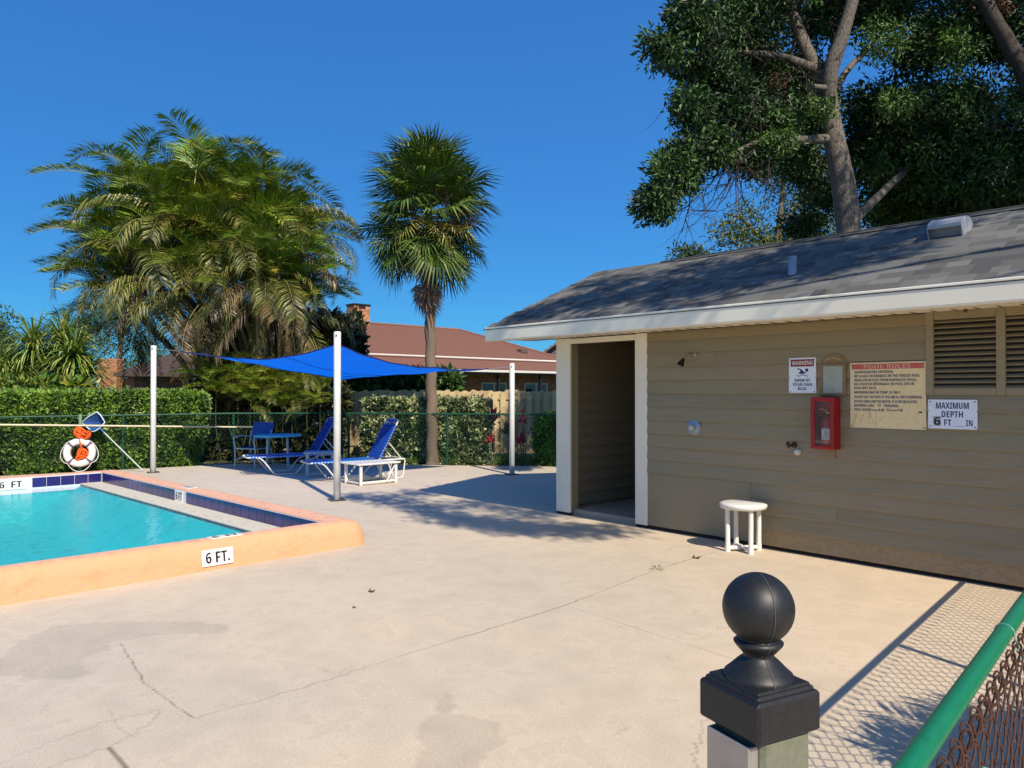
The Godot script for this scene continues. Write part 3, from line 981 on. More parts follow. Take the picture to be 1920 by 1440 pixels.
func build_wall_things() -> void:
	var navy := mat("ink_navy", Color(0.05, 0.09, 0.34), 0.5)
	var white := mat("ink_white", Color(0.85, 0.85, 0.83), 0.5)
	var black := mat("ink_black", Color(0.04, 0.04, 0.05), 0.5)
	# warning
	var o := sign_board("warning_sign", "white WARNING swim at your own risk sign with a red header", 0.25, 0.53, 1.574, 1.924, Color(0.90, 0.92, 0.94), Color(0.93, 0.93, 0.93))
	var s := st_()
	bx(s, Vector3(0, 0.125, 0.0035), Vector3(0.24, 0.07, 0.001))
	part(o, "header_band", s, mat("sign_red", Color(0.52, 0.05, 0.07), 0.5))
	text(o, "WARNING", Vector3(0, 0.125, 0.0042), 0.040, white, 0.215)
	text(o, "SWIM AT", Vector3(0, -0.045, 0.0035), 0.029, navy, 0.16)
	text(o, "YOUR OWN", Vector3(0, -0.087, 0.0035), 0.029, navy, 0.20)
	text(o, "RISK", Vector3(0, -0.128, 0.0035), 0.029, navy, 0.092)
	s = st_()
	prism(s, PackedVector2Array([Vector2(-0.055, 0.066), Vector2(-0.05, 0.074), Vector2(-0.015, 0.066), Vector2(0.012, 0.042), Vector2(0.038, 0.030), Vector2(0.03, 0.022), Vector2(-0.018, 0.018), Vector2(-0.045, 0.024), Vector2(-0.02, 0.038), Vector2(-0.022, 0.056)]), 0.0031, 0.0036)
	var hd := PackedVector2Array()
	for i in 14: hd.append(Vector2(0.046 + 0.0165 * cos(TAU * i / 14), 0.054 + 0.0165 * sin(TAU * i / 14)))
	prism(s, hd, 0.0031, 0.0036)
	part(o, "swimmer_symbol", s, navy)
	var wv := PackedVector2Array()
	for i in 25: wv.append(Vector2(-0.062 + 0.124 * i / 24.0, 0.006 + 0.007 * sin(i / 24.0 * TAU * 1.5 + 2.6)))
	for i in 25: wv.append(Vector2(0.062 - 0.124 * i / 24.0, -0.001 + 0.007 * sin((24 - i) / 24.0 * TAU * 1.5 + 2.6)))
	s = st_()
	prism(s, wv, 0.0031, 0.0036)
	part(o, "wave_symbol", s, mat("ink_teal", Color(0.15, 0.32, 0.55), 0.5))
	# arched wooden notice frame
	o = thing("notice_frame", "small arched tan wooden frame holding a faded paper", "notice frame", on_wall(0.698, 1.747, 0.024))
	var arch := PackedVector2Array([Vector2(-0.129, -0.192), Vector2(0.129, -0.192), Vector2(0.129, 0.115)])
	for i in range(1, 12): arch.append(Vector2(0.129 * cos(PI * i / 12), 0.115 + 0.088 * sin(PI * i / 12)))
	arch.append(Vector2(-0.129, 0.115))
	s = st_()
	prism(s, arch, -0.008, 0.010)
	var wood := rough_mat("tan_wood", [Color(0.48, 0.38, 0.25), Color(0.60, 0.50, 0.36)], 3.0, 0.7, 0.02, 0.2, false)
	part(o, "backing", s, wood)
	for q in [[-0.114, -0.04, 0.03, 0.30], [0.114, -0.04, 0.03, 0.30], [0.0, 0.100, 0.2, 0.022], [0.0, -0.180, 0.2, 0.022]]:
		s = st_()
		bx(s, Vector3(q[0], q[1], 0.016), Vector3(q[2], q[3], 0.012), 0.003)
		part(o, "frame", s, wood)
	s = st_()
	bx(s, Vector3(0, -0.04, 0.0115), Vector3(0.196, 0.256, 0.001))
	var paper := mat("paper", Color(0.66, 0.68, 0.62), 0.7)
	part(o, "paper", s, paper)
	s = st_()
	for i in 9:   # faded print, too small to read
		bx(s, Vector3(R.randf_range(-0.03, 0.0), 0.055 - i * 0.021 - (0.03 if i > 5 else 0.0), 0.0124), Vector3(R.randf_range(0.05, 0.12), 0.003, 0.0006))
	part(o, "faded_print", s, mat("faded_ink", Color(0.50, 0.52, 0.48), 0.8))
	s = st_()
	for i in 9:
		var a := lerpf(2.5, 0.64, i / 8.0)
		bx(s, Vector3(cos(a) * 0.088, 0.105 + sin(a) * 0.062, 0.011), Vector3(0.008, 0.018, 0.002), 0.0, Transform3D())
	part(o, "carved_mark", s, mat("carved_pale", Color(0.72, 0.64, 0.48), 0.7))
	# pool rules
	o = sign_board("pool_rules_sign", "large yellowed POOL RULES sign with a faded red header", 0.862, 1.523, 1.261, 1.860, Color(0.93, 0.83, 0.61), Color(0.92, 0.84, 0.66), 0.006)
	s = st_()
	bx(s, Vector3(0, 0.262, 0.0035), Vector3(0.632, 0.048, 0.001))
	part(o, "header_band", s, rough_mat("faded_red", [Color(0.72, 0.26, 0.24), Color(0.80, 0.42, 0.36), Color(0.68, 0.22, 0.22)], 3.0, 0.6, 0.02, 0.0, false))
	text(o, "POOL RULES", Vector3(0, 0.262, 0.0042), 0.036, mat("faded_pink", Color(0.86, 0.66, 0.56), 0.6), 0.41)
	var ls := [["SHOWER BEFORE ENTERING.", 0.213, 0.352], ["NO GLASS OR ANIMALS IN THE FENCED POOL", 0.176, 0.575], ["AREA (OR 50 FEET FROM UNFENCED POOL).", 0.139, 0.55], ["NO FOOD OR BEVERAGES IN POOL OR ON", 0.103, 0.525], ["POOL WET DECK.", 0.067, 0.205], ["MAXIMUM WATER TEMP. IS 104 F.", 0.027, 0.415], ["DO NOT USE THE POOL IF YOU ARE ILL WITH DIARRHEA.", -0.015, 0.592], ["DO NOT SWALLOW THE WATER, IT IS RECIRCULATED.", -0.056, 0.555], ["BATHING LOAD", -0.094, 0.18], ["PERSONS.", -0.094, 0.128], ["POOL HOURS", -0.132, 0.152], ["A.M.  TO", -0.132, 0.105], ["P.M.", -0.132, 0.048]]
	for i in ls.size():
		var q: Array = ls[i]
		var x: float = -0.292
		if i == 9: x = -0.022
		if i == 11: x = -0.075
		if i == 12: x = 0.092
		text(o, q[0], Vector3(x, q[1], 0.0035), 0.0235, navy, q[2], 1)
	text(o, "17", Vector3(-0.068, -0.092, 0.0035), 0.022, black, 0.03)
	text(o, "Dawn", Vector3(-0.107, -0.134, 0.0035), 0.014, black, 0.055)
	text(o, "Dusk", Vector3(0.062, -0.134, 0.0035), 0.014, black, 0.05)
	s = st_()
	bx(s, Vector3(0.285, -0.147, 0.0033), Vector3(0.028, 0.013, 0.0006))
	part(o, "maker_mark", s, black)
	s = st_()
	for i in 26:
		bx(s, Vector3(R.randf_range(-0.31, -0.05), R.randf_range(-0.265, -0.175), 0.0032), Vector3(R.randf_range(0.004, 0.010), R.randf_range(0.02, 0.06), 0.0003))
	part(o, "stain", s, mat("sign_stain", Color(0.84, 0.74, 0.53), 0.6))
	# maximum depth
	o = sign_board("depth_sign", "white MAXIMUM DEPTH 6 FT sign below the louvred vents", 1.540, 1.922, 1.278, 1.526, Color(0.90, 0.92, 0.95), Color(0.94, 0.94, 0.95))
	text(o, "MAXIMUM", Vector3(0, 0.073, 0.0035), 0.052, navy, 0.255)
	text(o, "DEPTH", Vector3(0, 0.000, 0.0035), 0.052, navy, 0.165)
	s = st_()
	bx(s, Vector3(-0.120, -0.060, 0.0035), Vector3(0.062, 0.082, 0.001))
	part(o, "number_sticker", s, mat("sticker_grey", Color(0.66, 0.68, 0.68), 0.6))
	text(o, "6", Vector3(-0.118, -0.060, 0.0045), 0.070, black, 0.052)
	text(o, "FT", Vector3(-0.035, -0.072, 0.0035), 0.052, navy, 0.056)
	text(o, "IN", Vector3(0.130, -0.072, 0.0035), 0.052, navy, 0.050)
	s = st_()
	bx(s, Vector3(0.052, -0.100, 0.0033), Vector3(0.085, 0.003, 0.0006))
	part(o, "blank_line", s, navy)
	# fire extinguisher cabinet
	o = thing("extinguisher_cabinet", "red plastic fire extinguisher cabinet below the arched notice frame", "fire extinguisher cabinet", on_wall(0.655, 1.296, 0.022))
	var red := mat("cabinet_red", Color(0.62, 0.03, 0.05), 0.35)
	var W := 0.222; var H := 0.485; var Dp := 0.135
	s = st_()
	bx(s, Vector3(0, 0, 0.004), Vector3(W, H, 0.008), 0.002)
	for sg in [-1, 1]:
		bx(s, Vector3(sg * (W / 2 - 0.006), 0, Dp / 2), Vector3(0.012, H, Dp), 0.004)
		bx(s, Vector3(0, sg * (H / 2 - 0.006), Dp / 2), Vector3(W, 0.012, Dp - 0.002), 0.004)
	part(o, "body", s, red)
	s = st_()
	for q in [[-W / 2 + 0.017, 0.0, 0.036, H + 0.006], [W / 2 - 0.017, 0.0, 0.036, H + 0.006]]:
		bx(s, Vector3(q[0], q[1], Dp + 0.004), Vector3(q[2], q[3], 0.016), 0.006)
	for q in [[0.0, H / 2 - 0.017, W - 0.06, 0.038], [0.0, -H / 2 + 0.017, W - 0.06, 0.038]]:
		bx(s, Vector3(q[0], q[1], Dp + 0.0035), Vector3(q[2], q[3], 0.015), 0.006)
	part(o, "door_frame", s, red)
	var gl := mat("cabinet_glass", Color(0.9, 0.95, 1.0, 0.02), 0.03)
	gl.transparency = BaseMaterial3D.TRANSPARENCY_ALPHA
	part(o, "pane", box_mesh(Vector3(W - 0.066, H - 0.07, 0.002)), gl, T(Vector3(0, 0, Dp)))
	var ex := st_()
	lathe(ex, [Vector2(0, -0.2), Vector2(0.05, -0.2), Vector2(0.056, -0.19), Vector2(0.056, 0.02), Vector2(0.045, 0.05), Vector2(0.02, 0.07), Vector2(0.018, 0.09), Vector2(0, 0.09)], 18, Transform3D(Basis(), Vector3(0.02, -0.005, 0.07)))
	var e := thing("fire_extinguisher", "red fire extinguisher with a white label inside the wall cabinet", "fire extinguisher", on_wall(0.655, 1.296, 0.022))
	part(e, "cylinder", ex, mat("extinguisher_red", Color(0.55, 0.04, 0.05), 0.3))
	ex = st_()
	lathe(ex, [Vector2(0.0568, -0.15), Vector2(0.0568, -0.045)], 18, Transform3D(Basis(), Vector3(0.02, -0.005, 0.07)))
	part(e, "label_wrap", ex, mat("label_white", Color(0.78, 0.76, 0.74), 0.5))
	ex = st_()
	for i in 8:
		bx(ex, Vector3(0.02 + R.randf_range(-0.008, 0.008), -0.062 - i * 0.012, 0.1262), Vector3(R.randf_range(0.02, 0.045), 0.004, 0.002))
	part(e, "label_print", ex, mat("label_ink", Color(0.25, 0.2, 0.25), 0.6))
	ex = st_()
	bx(ex, Vector3(0.02, 0.1, 0.07), Vector3(0.035, 0.03, 0.03), 0.005)
	tube(ex, [Vector3(0.02, 0.115, 0.07), Vector3(-0.01, 0.13, 0.09), Vector3(-0.045, 0.135, 0.1)], 0.006, 6)
	lathe(ex, [Vector2(0, 0), Vector2(0.016, 0), Vector2(0.016, 0.012), Vector2(0, 0.012)], 12, Transform3D(Basis(Vector3.RIGHT, PI / 2), Vector3(0.035, 0.1, 0.085)))
	part(e, "valve", ex, mat("brass", Color(0.80, 0.58, 0.25), 0.35, 0.8))
	ex = st_()
	tube(ex, smooth_path([Vector3(0.0, 0.1, 0.08), Vector3(-0.05, 0.07, 0.08), Vector3(-0.062, 0.0, 0.08), Vector3(-0.06, -0.12, 0.08)]), 0.008, 6)
	part(e, "hose", ex, black)
	s = st_()
	tube(s, [Vector3(W / 2 + 0.004, 0.08, Dp - 0.02), Vector3(W / 2 + 0.008, -0.1, Dp - 0.015), Vector3(W / 2 + 0.006, -0.3, Dp - 0.02)], 0.0035, 5)
	bx(s, Vector3(W / 2 + 0.006, -0.31, Dp - 0.02), Vector3(0.012, 0.03, 0.006), 0.002)
	part(o, "breaker_cord", s, red)
	# shower head
	o = thing("outdoor_shower", "dark shower head on a bent arm high on the olive wall", "shower head", on_wall(-0.877, 2.007, 0.014))
	s = st_()
	lathe(s, [Vector2(0, 0.02), Vector2(0.014, 0.018), Vector2(0.033, 0.008), Vector2(0.036, 0)], 16, Transform3D(Basis(Vector3.RIGHT, PI / 2), Vector3.ZERO))
	part(o, "flange", s, mat("dull_chrome", Color(0.62, 0.58, 0.5), 0.35, 0.7))
	s = st_()
	tube(s, smooth_path([Vector3(0, 0, 0.01), Vector3(-0.015, 0.005, 0.08), Vector3(-0.03, -0.02, 0.12), Vector3(-0.04, -0.05, 0.135)]), 0.0095, 8)
	part(o, "arm", s, M["dull_chrome"])
	s = st_()
	var hb := Basis(Vector3(0, 0, 1), -0.35) * Basis(Vector3.RIGHT, -0.3)
	lathe(s, [Vector2(0.0, -0.088), Vector2(0.036, -0.088), Vector2(0.039, -0.078), Vector2(0.036, -0.06), Vector2(0.02, -0.02), Vector2(0.014, 0.0), Vector2(0, 0.005)], 16, Transform3D(hb, Vector3(-0.042, -0.05, 0.137)))
	part(o, "rose", s, mat("dark_bronze", Color(0.10, 0.08, 0.075), 0.4, 0.5))
	# shower valve
	o = thing("shower_valve", "round grey shower valve plate with a knob in its centre", "shower valve", on_wall(-0.879, 1.200, 0.020))
	s = st_()
	lathe(s, [Vector2(0.088, 0), Vector2(0.088, 0.006), Vector2(0.080, 0.012), Vector2(0.070, 0.010), Vector2(0.060, 0.016), Vector2(0.035, 0.020), Vector2(0.0, 0.020)], 28, Transform3D(Basis(Vector3.RIGHT, PI / 2), Vector3.ZERO))
	part(o, "plate", s, mat("valve_chrome", Color(0.58, 0.62, 0.64), 0.4, 0.6))
	s = st_()
	lathe(s, [Vector2(0.026, 0.018), Vector2(0.030, 0.03), Vector2(0.030, 0.06), Vector2(0.022, 0.068), Vector2(0, 0.068)], 18, Transform3D(Basis(Vector3.RIGHT, PI / 2), Vector3.ZERO))
	part(o, "knob", s, mat("knob_pale", Color(0.74, 0.72, 0.70), 0.35, 0.2))
	# hose tap and its white cap
	o = thing("hose_tap", "small brass hose tap on the wall left of the red cabinet", "tap", on_wall(0.30, 1.066, 0.015))
	s = st_()
	lathe(s, [Vector2(0.0, 0.03), Vector2(0.022, 0.03), Vector2(0.026, 0.02), Vector2(0.028, 0.0)], 14, Transform3D(Basis(Vector3.RIGHT, PI / 2), Vector3.ZERO))
	tube(s, smooth_path([Vector3(0, 0, 0.02), Vector3(-0.01, 0.0, 0.06), Vector3(-0.025, -0.02, 0.085)]), 0.011, 8)
	part(o, "spout", s, mat("old_brass", Color(0.30, 0.26, 0.18), 0.5, 0.6))
	s = st_()
	lathe(s, [Vector2(0, 0.0), Vector2(0.02, 0.0), Vector2(0.022, 0.008), Vector2(0, 0.01)], 12, Transform3D(Basis(Vector3.RIGHT, 1.2), Vector3(-0.025, 0.012, 0.075)))
	part(o, "handle", s, M["old_brass"])
	o = thing("pipe_cap", "round white plastic pipe cap below the brass hose tap", "pipe cap", on_wall(0.345, 1.000, 0.014))
	s = st_()
	lathe(s, [Vector2(0, 0.05), Vector2(0.02, 0.05), Vector2(0.028, 0.044), Vector2(0.031, 0.03), Vector2(0.031, 0.0)], 18, Transform3D(Basis(Vector3.RIGHT, PI / 2), Vector3.ZERO))
	part(o, "cap", s, mat("pvc_white", Color(0.80, 0.79, 0.75), 0.4))

# ------------------------------------------------------------------ furniture
func strap_mesh(w: float, len: float, sag := 0.012) -> ArrayMesh:   # a vinyl strap across z, wrapped round both rails
	var s := st_()
	s.set_smooth_group(0)
	var pr := []
	var h := len / 2
	pr.append(Vector2(-h + 0.012, -0.015)); pr.append(Vector2(-h - 0.012, -0.012)); pr.append(Vector2(-h - 0.016, 0.002)); pr.append(Vector2(-h - 0.004, 0.0155))
	for i in range(1, 6): pr.append(Vector2(-h + len * i / 6.0, 0.013 - sag * sin(PI * i / 6.0)))
	pr.append(Vector2(h + 0.004, 0.0155)); pr.append(Vector2(h + 0.016, 0.002)); pr.append(Vector2(h + 0.012, -0.012)); pr.append(Vector2(h - 0.012, -0.015))
	for i in pr.size() - 1:
		var a: Vector2 = pr[i]; var b: Vector2 = pr[i + 1]
		var n := Vector2(-(b - a).y, (b - a).x)
		face(s, [Vector3(-w / 2, a.y, a.x), Vector3(w / 2, a.y, a.x), Vector3(w / 2, b.y, b.x), Vector3(-w / 2, b.y, b.x)], Vector3(0, n.y, n.x))
		var o := Vector3(0, -n.normalized().y, -n.normalized().x) * 0.002
		face(s, [Vector3(-w / 2, a.y, a.x) + o, Vector3(w / 2, a.y, a.x) + o, Vector3(w / 2, b.y, b.x) + o, Vector3(-w / 2, b.y, b.x) + o], o)
	return fin(s)

func lounger(label: String, xf: Transform3D, tilt := 1.05) -> Node3D:
	var o := thing("chaise_lounge", label, "sun lounger", xf, "blue strap loungers under the shade sail")
	var wm := mat("frame_white", Color(0.83, 0.82, 0.79), 0.35)
	var bl := mat("strap_blue", Color(0.13, 0.42, 0.74), 0.4)
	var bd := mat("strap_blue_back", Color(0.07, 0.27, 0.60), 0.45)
	var r := 0.0135
	var s := st_()
	for z in [-0.31, 0.31]:
		tube(s, [Vector3(-0.95, 0.35, z), Vector3(0.76, 0.35, z)], r)
	tube(s, smooth_path([Vector3(-0.95, 0.35, -0.31), Vector3(-1.0, 0.345, -0.25), Vector3(-1.0, 0.345, 0.25), Vector3(-0.95, 0.35, 0.31)], 3), r)
	tube(s, [Vector3(0.76, 0.35, -0.31), Vector3(0.76, 0.35, 0.31)], r)
	part(o, "frame", s, wm)
	for z in [-0.31, 0.31]:
		s = st_()
		tube(s, smooth_path([Vector3(-0.86, 0.345, z), Vector3(-0.78, 0.33, z), Vector3(-0.70, 0.26, z), Vector3(-0.54, 0.06, z), Vector3(-0.47, 0.016, z), Vector3(-0.36, 0.016, z), Vector3(-0.18, 0.016, z), Vector3(-0.10, 0.03, z), Vector3(0.06, 0.22, z), Vector3(0.15, 0.275, z), Vector3(0.25, 0.30, z), Vector3(0.32, 0.34, z)], 3), r)
		part(o, "leg", s, wm)
		s = st_()
		tube(s, smooth_path([Vector3(0.36, 0.34, z), Vector3(0.44, 0.28, z), Vector3(0.54, 0.05, z), Vector3(0.60, 0.016, z), Vector3(0.68, 0.016, z), Vector3(0.73, 0.05, z), Vector3(0.77, 0.33, z)], 3), r)
		part(o, "leg", s, wm)
	var hx := 0.28
	var B := Transform3D(Basis(Vector3(0, 0, 1), tilt), Vector3(hx, 0.36, 0))
	var bk := st_()
	for z in [-0.285, 0.285]:
		tube(bk, [B * Vector3(0, 0, z), B * Vector3(0.72, 0, z)], r)
	tube(bk, smooth_path([B * Vector3(0.72, 0, -0.285), B * Vector3(0.80, 0, -0.22), B * Vector3(0.80, 0, 0.22), B * Vector3(0.72, 0, 0.285)], 3), r)
	var back := part(o, "backrest", bk, wm)
	s = st_()
	for z in [-0.25, 0.25]:
		tube(s, [B * Vector3(0.36, -0.01, z), Vector3(0.72, 0.36, z)], 0.010)
	tube(s, [Vector3(0.72, 0.36, -0.25), Vector3(0.72, 0.36, 0.25)], 0.010)
	part(o, "prop_bar", s, wm)
	var sm := strap_mesh(0.043, 0.62)
	for i in 22:
		part(o, "strap", sm, bl, Transform3D(Basis(), Vector3(-0.93 + i * 0.0565, 0.35, 0)))
	var s2 := strap_mesh(0.045, 0.57, 0.006)
	for i in 13:
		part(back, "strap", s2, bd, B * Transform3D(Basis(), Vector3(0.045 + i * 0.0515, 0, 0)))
	s = st_()
	for i in 6:
		bx(s, Vector3(0.40, 0.017, -0.2 + i * 0.08), Vector3(0.80, 0.003, 0.042), 0.0, B)
		bx(s, Vector3(0.775, 0.012, -0.2 + i * 0.08), Vector3(0.05, 0.006, 0.042), 0.0, B)
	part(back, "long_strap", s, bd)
	return o

func build_furniture() -> void:
	var wm := mat("frame_white", Color(0.83, 0.82, 0.79), 0.35)
	lounger("left blue strap lounger, in front of the armchair and round aqua table", T(Vector3(-4.20, 0, -15.09), 0.50))
	lounger("right blue strap lounger, beside the white post and the low white table", T(Vector3(-2.79, 0, -14.02), 0.55), 1.08)
	# armchair
	var pl := mat("frame_pale", Color(0.66, 0.74, 0.74), 0.4)
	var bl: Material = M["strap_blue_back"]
	var c := thing("armchair", "blue strap armchair with curved white tube arms behind the round aqua table", "armchair", T(Vector3(-5.42, 0, -16.15), -0.42))
	var r := 0.0125
	for sg in [-1.0, 1.0]:
		var z: float = sg * 0.27
		var s := st_()
		tube(s, smooth_path([Vector3(z, 0.012, 0.28), Vector3(z, 0.3, 0.26), Vector3(z, 0.60, 0.29), Vector3(z, 0.645, 0.25), Vector3(z, 0.655, 0.1), Vector3(z, 0.64, -0.17)], 4), r)
		part(c, "front_leg", s, pl)
		s = st_()
		tube(s, smooth_path([Vector3(z, 0.012, -0.30), Vector3(z, 0.42, -0.17), Vector3(z * 0.98, 0.66, -0.2), Vector3(z * 0.95, 0.86, -0.28), Vector3(z * 0.8, 0.92, -0.30)], 4), r)
		part(c, "rear_leg", s, pl)
		s = st_()
		tube(s, [Vector3(z, 0.40, 0.26), Vector3(z, 0.40, -0.2)], r)
		tube(s, smooth_path([Vector3(z, 0.16, 0.26), Vector3(z, 0.215, 0.0), Vector3(z, 0.16, -0.25)], 4), r * 0.8)
		part(c, "side_rail", s, pl)
	var s0 := st_()
	tube(s0, [Vector3(-0.22, 0.92, -0.30), Vector3(0.22, 0.92, -0.30)], r)
	tube(s0, [Vector3(-0.27, 0.40, 0.24), Vector3(0.27, 0.40, 0.24)], r)
	tube(s0, smooth_path([Vector3(-0.27, 0.16, 0.265), Vector3(0, 0.225, 0.265), Vector3(0.27, 0.16, 0.265)], 4), r * 0.8)
	part(c, "cross_rail", s0, pl)
	var sm := strap_mesh(0.044, 0.52)
	for i in 8:
		part(c, "strap", sm, bl, Transform3D(Basis(Vector3.UP, PI / 2), Vector3(0, 0.40, 0.21 - i * 0.055)))
	for i in 7:
		part(c, "strap", sm, bl, Transform3D(Basis(Vector3.RIGHT, 1.3) * Basis(Vector3.UP, PI / 2), Vector3(0, 0.60 + i * 0.05, -0.195 - i * 0.014)))
	s0 = st_()
	for i in 6:
		bx(s0, Vector3(-0.19 + i * 0.076, 0.885, -0.268), Vector3(0.042, 0.1, 0.006))
	part(c, "long_strap", s0, bl)
	# round table
	var t := thing("round_table", "round aqua topped patio table on four pale legs", "table", T(Vector3(-4.88, 0, -16.0)))
	var s := st_()
	lathe(s, [Vector2(0, 0.665), Vector2(0.44, 0.665), Vector2(0.478, 0.652), Vector2(0.485, 0.67), Vector2(0.478, 0.69), Vector2(0.45, 0.697), Vector2(0, 0.700)], 40)
	part(t, "tabletop", s, rough_mat("aqua_top", [Color(0.32, 0.68, 0.75), Color(0.40, 0.77, 0.82)], 1.5, 0.4, 0.01))
	for i in 4:
		var a := 0.5 + i * PI / 2
		s = st_()
		tube(s, [Vector3(cos(a) * 0.30, 0.01, sin(a) * 0.30), Vector3(cos(a) * 0.27, 0.665, sin(a) * 0.27)], 0.026, 10)
		part(t, "leg", s, mat("leg_aqua", Color(0.62, 0.70, 0.70), 0.45))
	# small rectangular tables
	var tb := func(lab: String, xf: Transform3D, w: float, d: float, h: float, m: Material) -> void:
		var k := thing("side_table", lab, "side table", xf)
		var q := st_()
		bx(q, Vector3(0, h - 0.018, 0), Vector3(w, 0.03, d), 0.01)
		part(k, "tabletop", q, m)
		for sx in [-1.0, 1.0]:
			for sz in [-1.0, 1.0]:
				q = st_()
				bx(q, Vector3(sx * (w / 2 - 0.07), (h - 0.03) / 2, sz * (d / 2 - 0.06)), Vector3(0.046, h - 0.03, 0.046), 0.006)
				part(k, "leg", q, m)
		q = st_()
		for sz in [-1.0, 1.0]:
			bx(q, Vector3(0, 0.045, sz * (d / 2 - 0.06)), Vector3(w - 0.19, 0.035, 0.03), 0.005)
		for sx in [-1.0, 1.0]:
			bx(q, Vector3(sx * (w / 2 - 0.07), 0.04, 0), Vector3(0.03, 0.03, d - 0.17), 0.005)
		tube(q, [Vector3(w / 2 - 0.09, h - 0.06, d / 2 - 0.06), Vector3(w / 2 - 0.24, 0.06, d / 2 - 0.06)], 0.012, 6)
		part(k, "brace", q, m)
	tb.call("low white rectangular plastic table in the sun beside the white post", T(Vector3(-2.45, 0, -13.36), 0.74), 0.84, 0.60, 0.375, wm)
	tb.call("low pale side table standing between the two blue loungers", T(Vector3(-3.62, 0, -14.55), 0.2), 0.62, 0.45, 0.46, mat("table_shaded_white", Color(0.62, 0.68, 0.70), 0.45))  # white table with blue shade put into its colour
	# stool by the wall
	var k := thing("stool", "white round plastic stool by the wall of the bath house", "stool", T(Vector3(2.315, 0, -7.70), 0.35))
	s = st_()
	lathe(s, [Vector2(0, 0.442), Vector2(0.19, 0.442), Vector2(0.205, 0.425), Vector2(0.222, 0.43), Vector2(0.232, 0.46), Vector2(0.228, 0.476), Vector2(0.20, 0.485), Vector2(0, 0.487)], 40)
	part(k, "seat", s, wm)
	for i in 4:
		var a := i * PI / 2 + 0.2
		var f := Vector3(cos(a), 0, sin(a))
		s = st_()
		tube(s, [f * 0.165 + Vector3(0, 0.0, 0), f * 0.165 + Vector3(0, 0.05, 0), f * 0.165 + Vector3(0, 0.10, 0), f * 0.168 + Vector3(0, 0.445, 0)], [0.028, 0.028, 0.024, 0.024], 12)
		part(k, "leg", s, wm)
	s = st_()
	for i in 2:
		var a := i * PI / 2 + 0.2
		var f := Vector3(cos(a), 0, sin(a)) * 0.16
		tube(s, [f + Vector3(0, 0.035, 0), -f + Vector3(0, 0.035, 0)], 0.021, 10)
	part(k, "cross_base", s, wm)

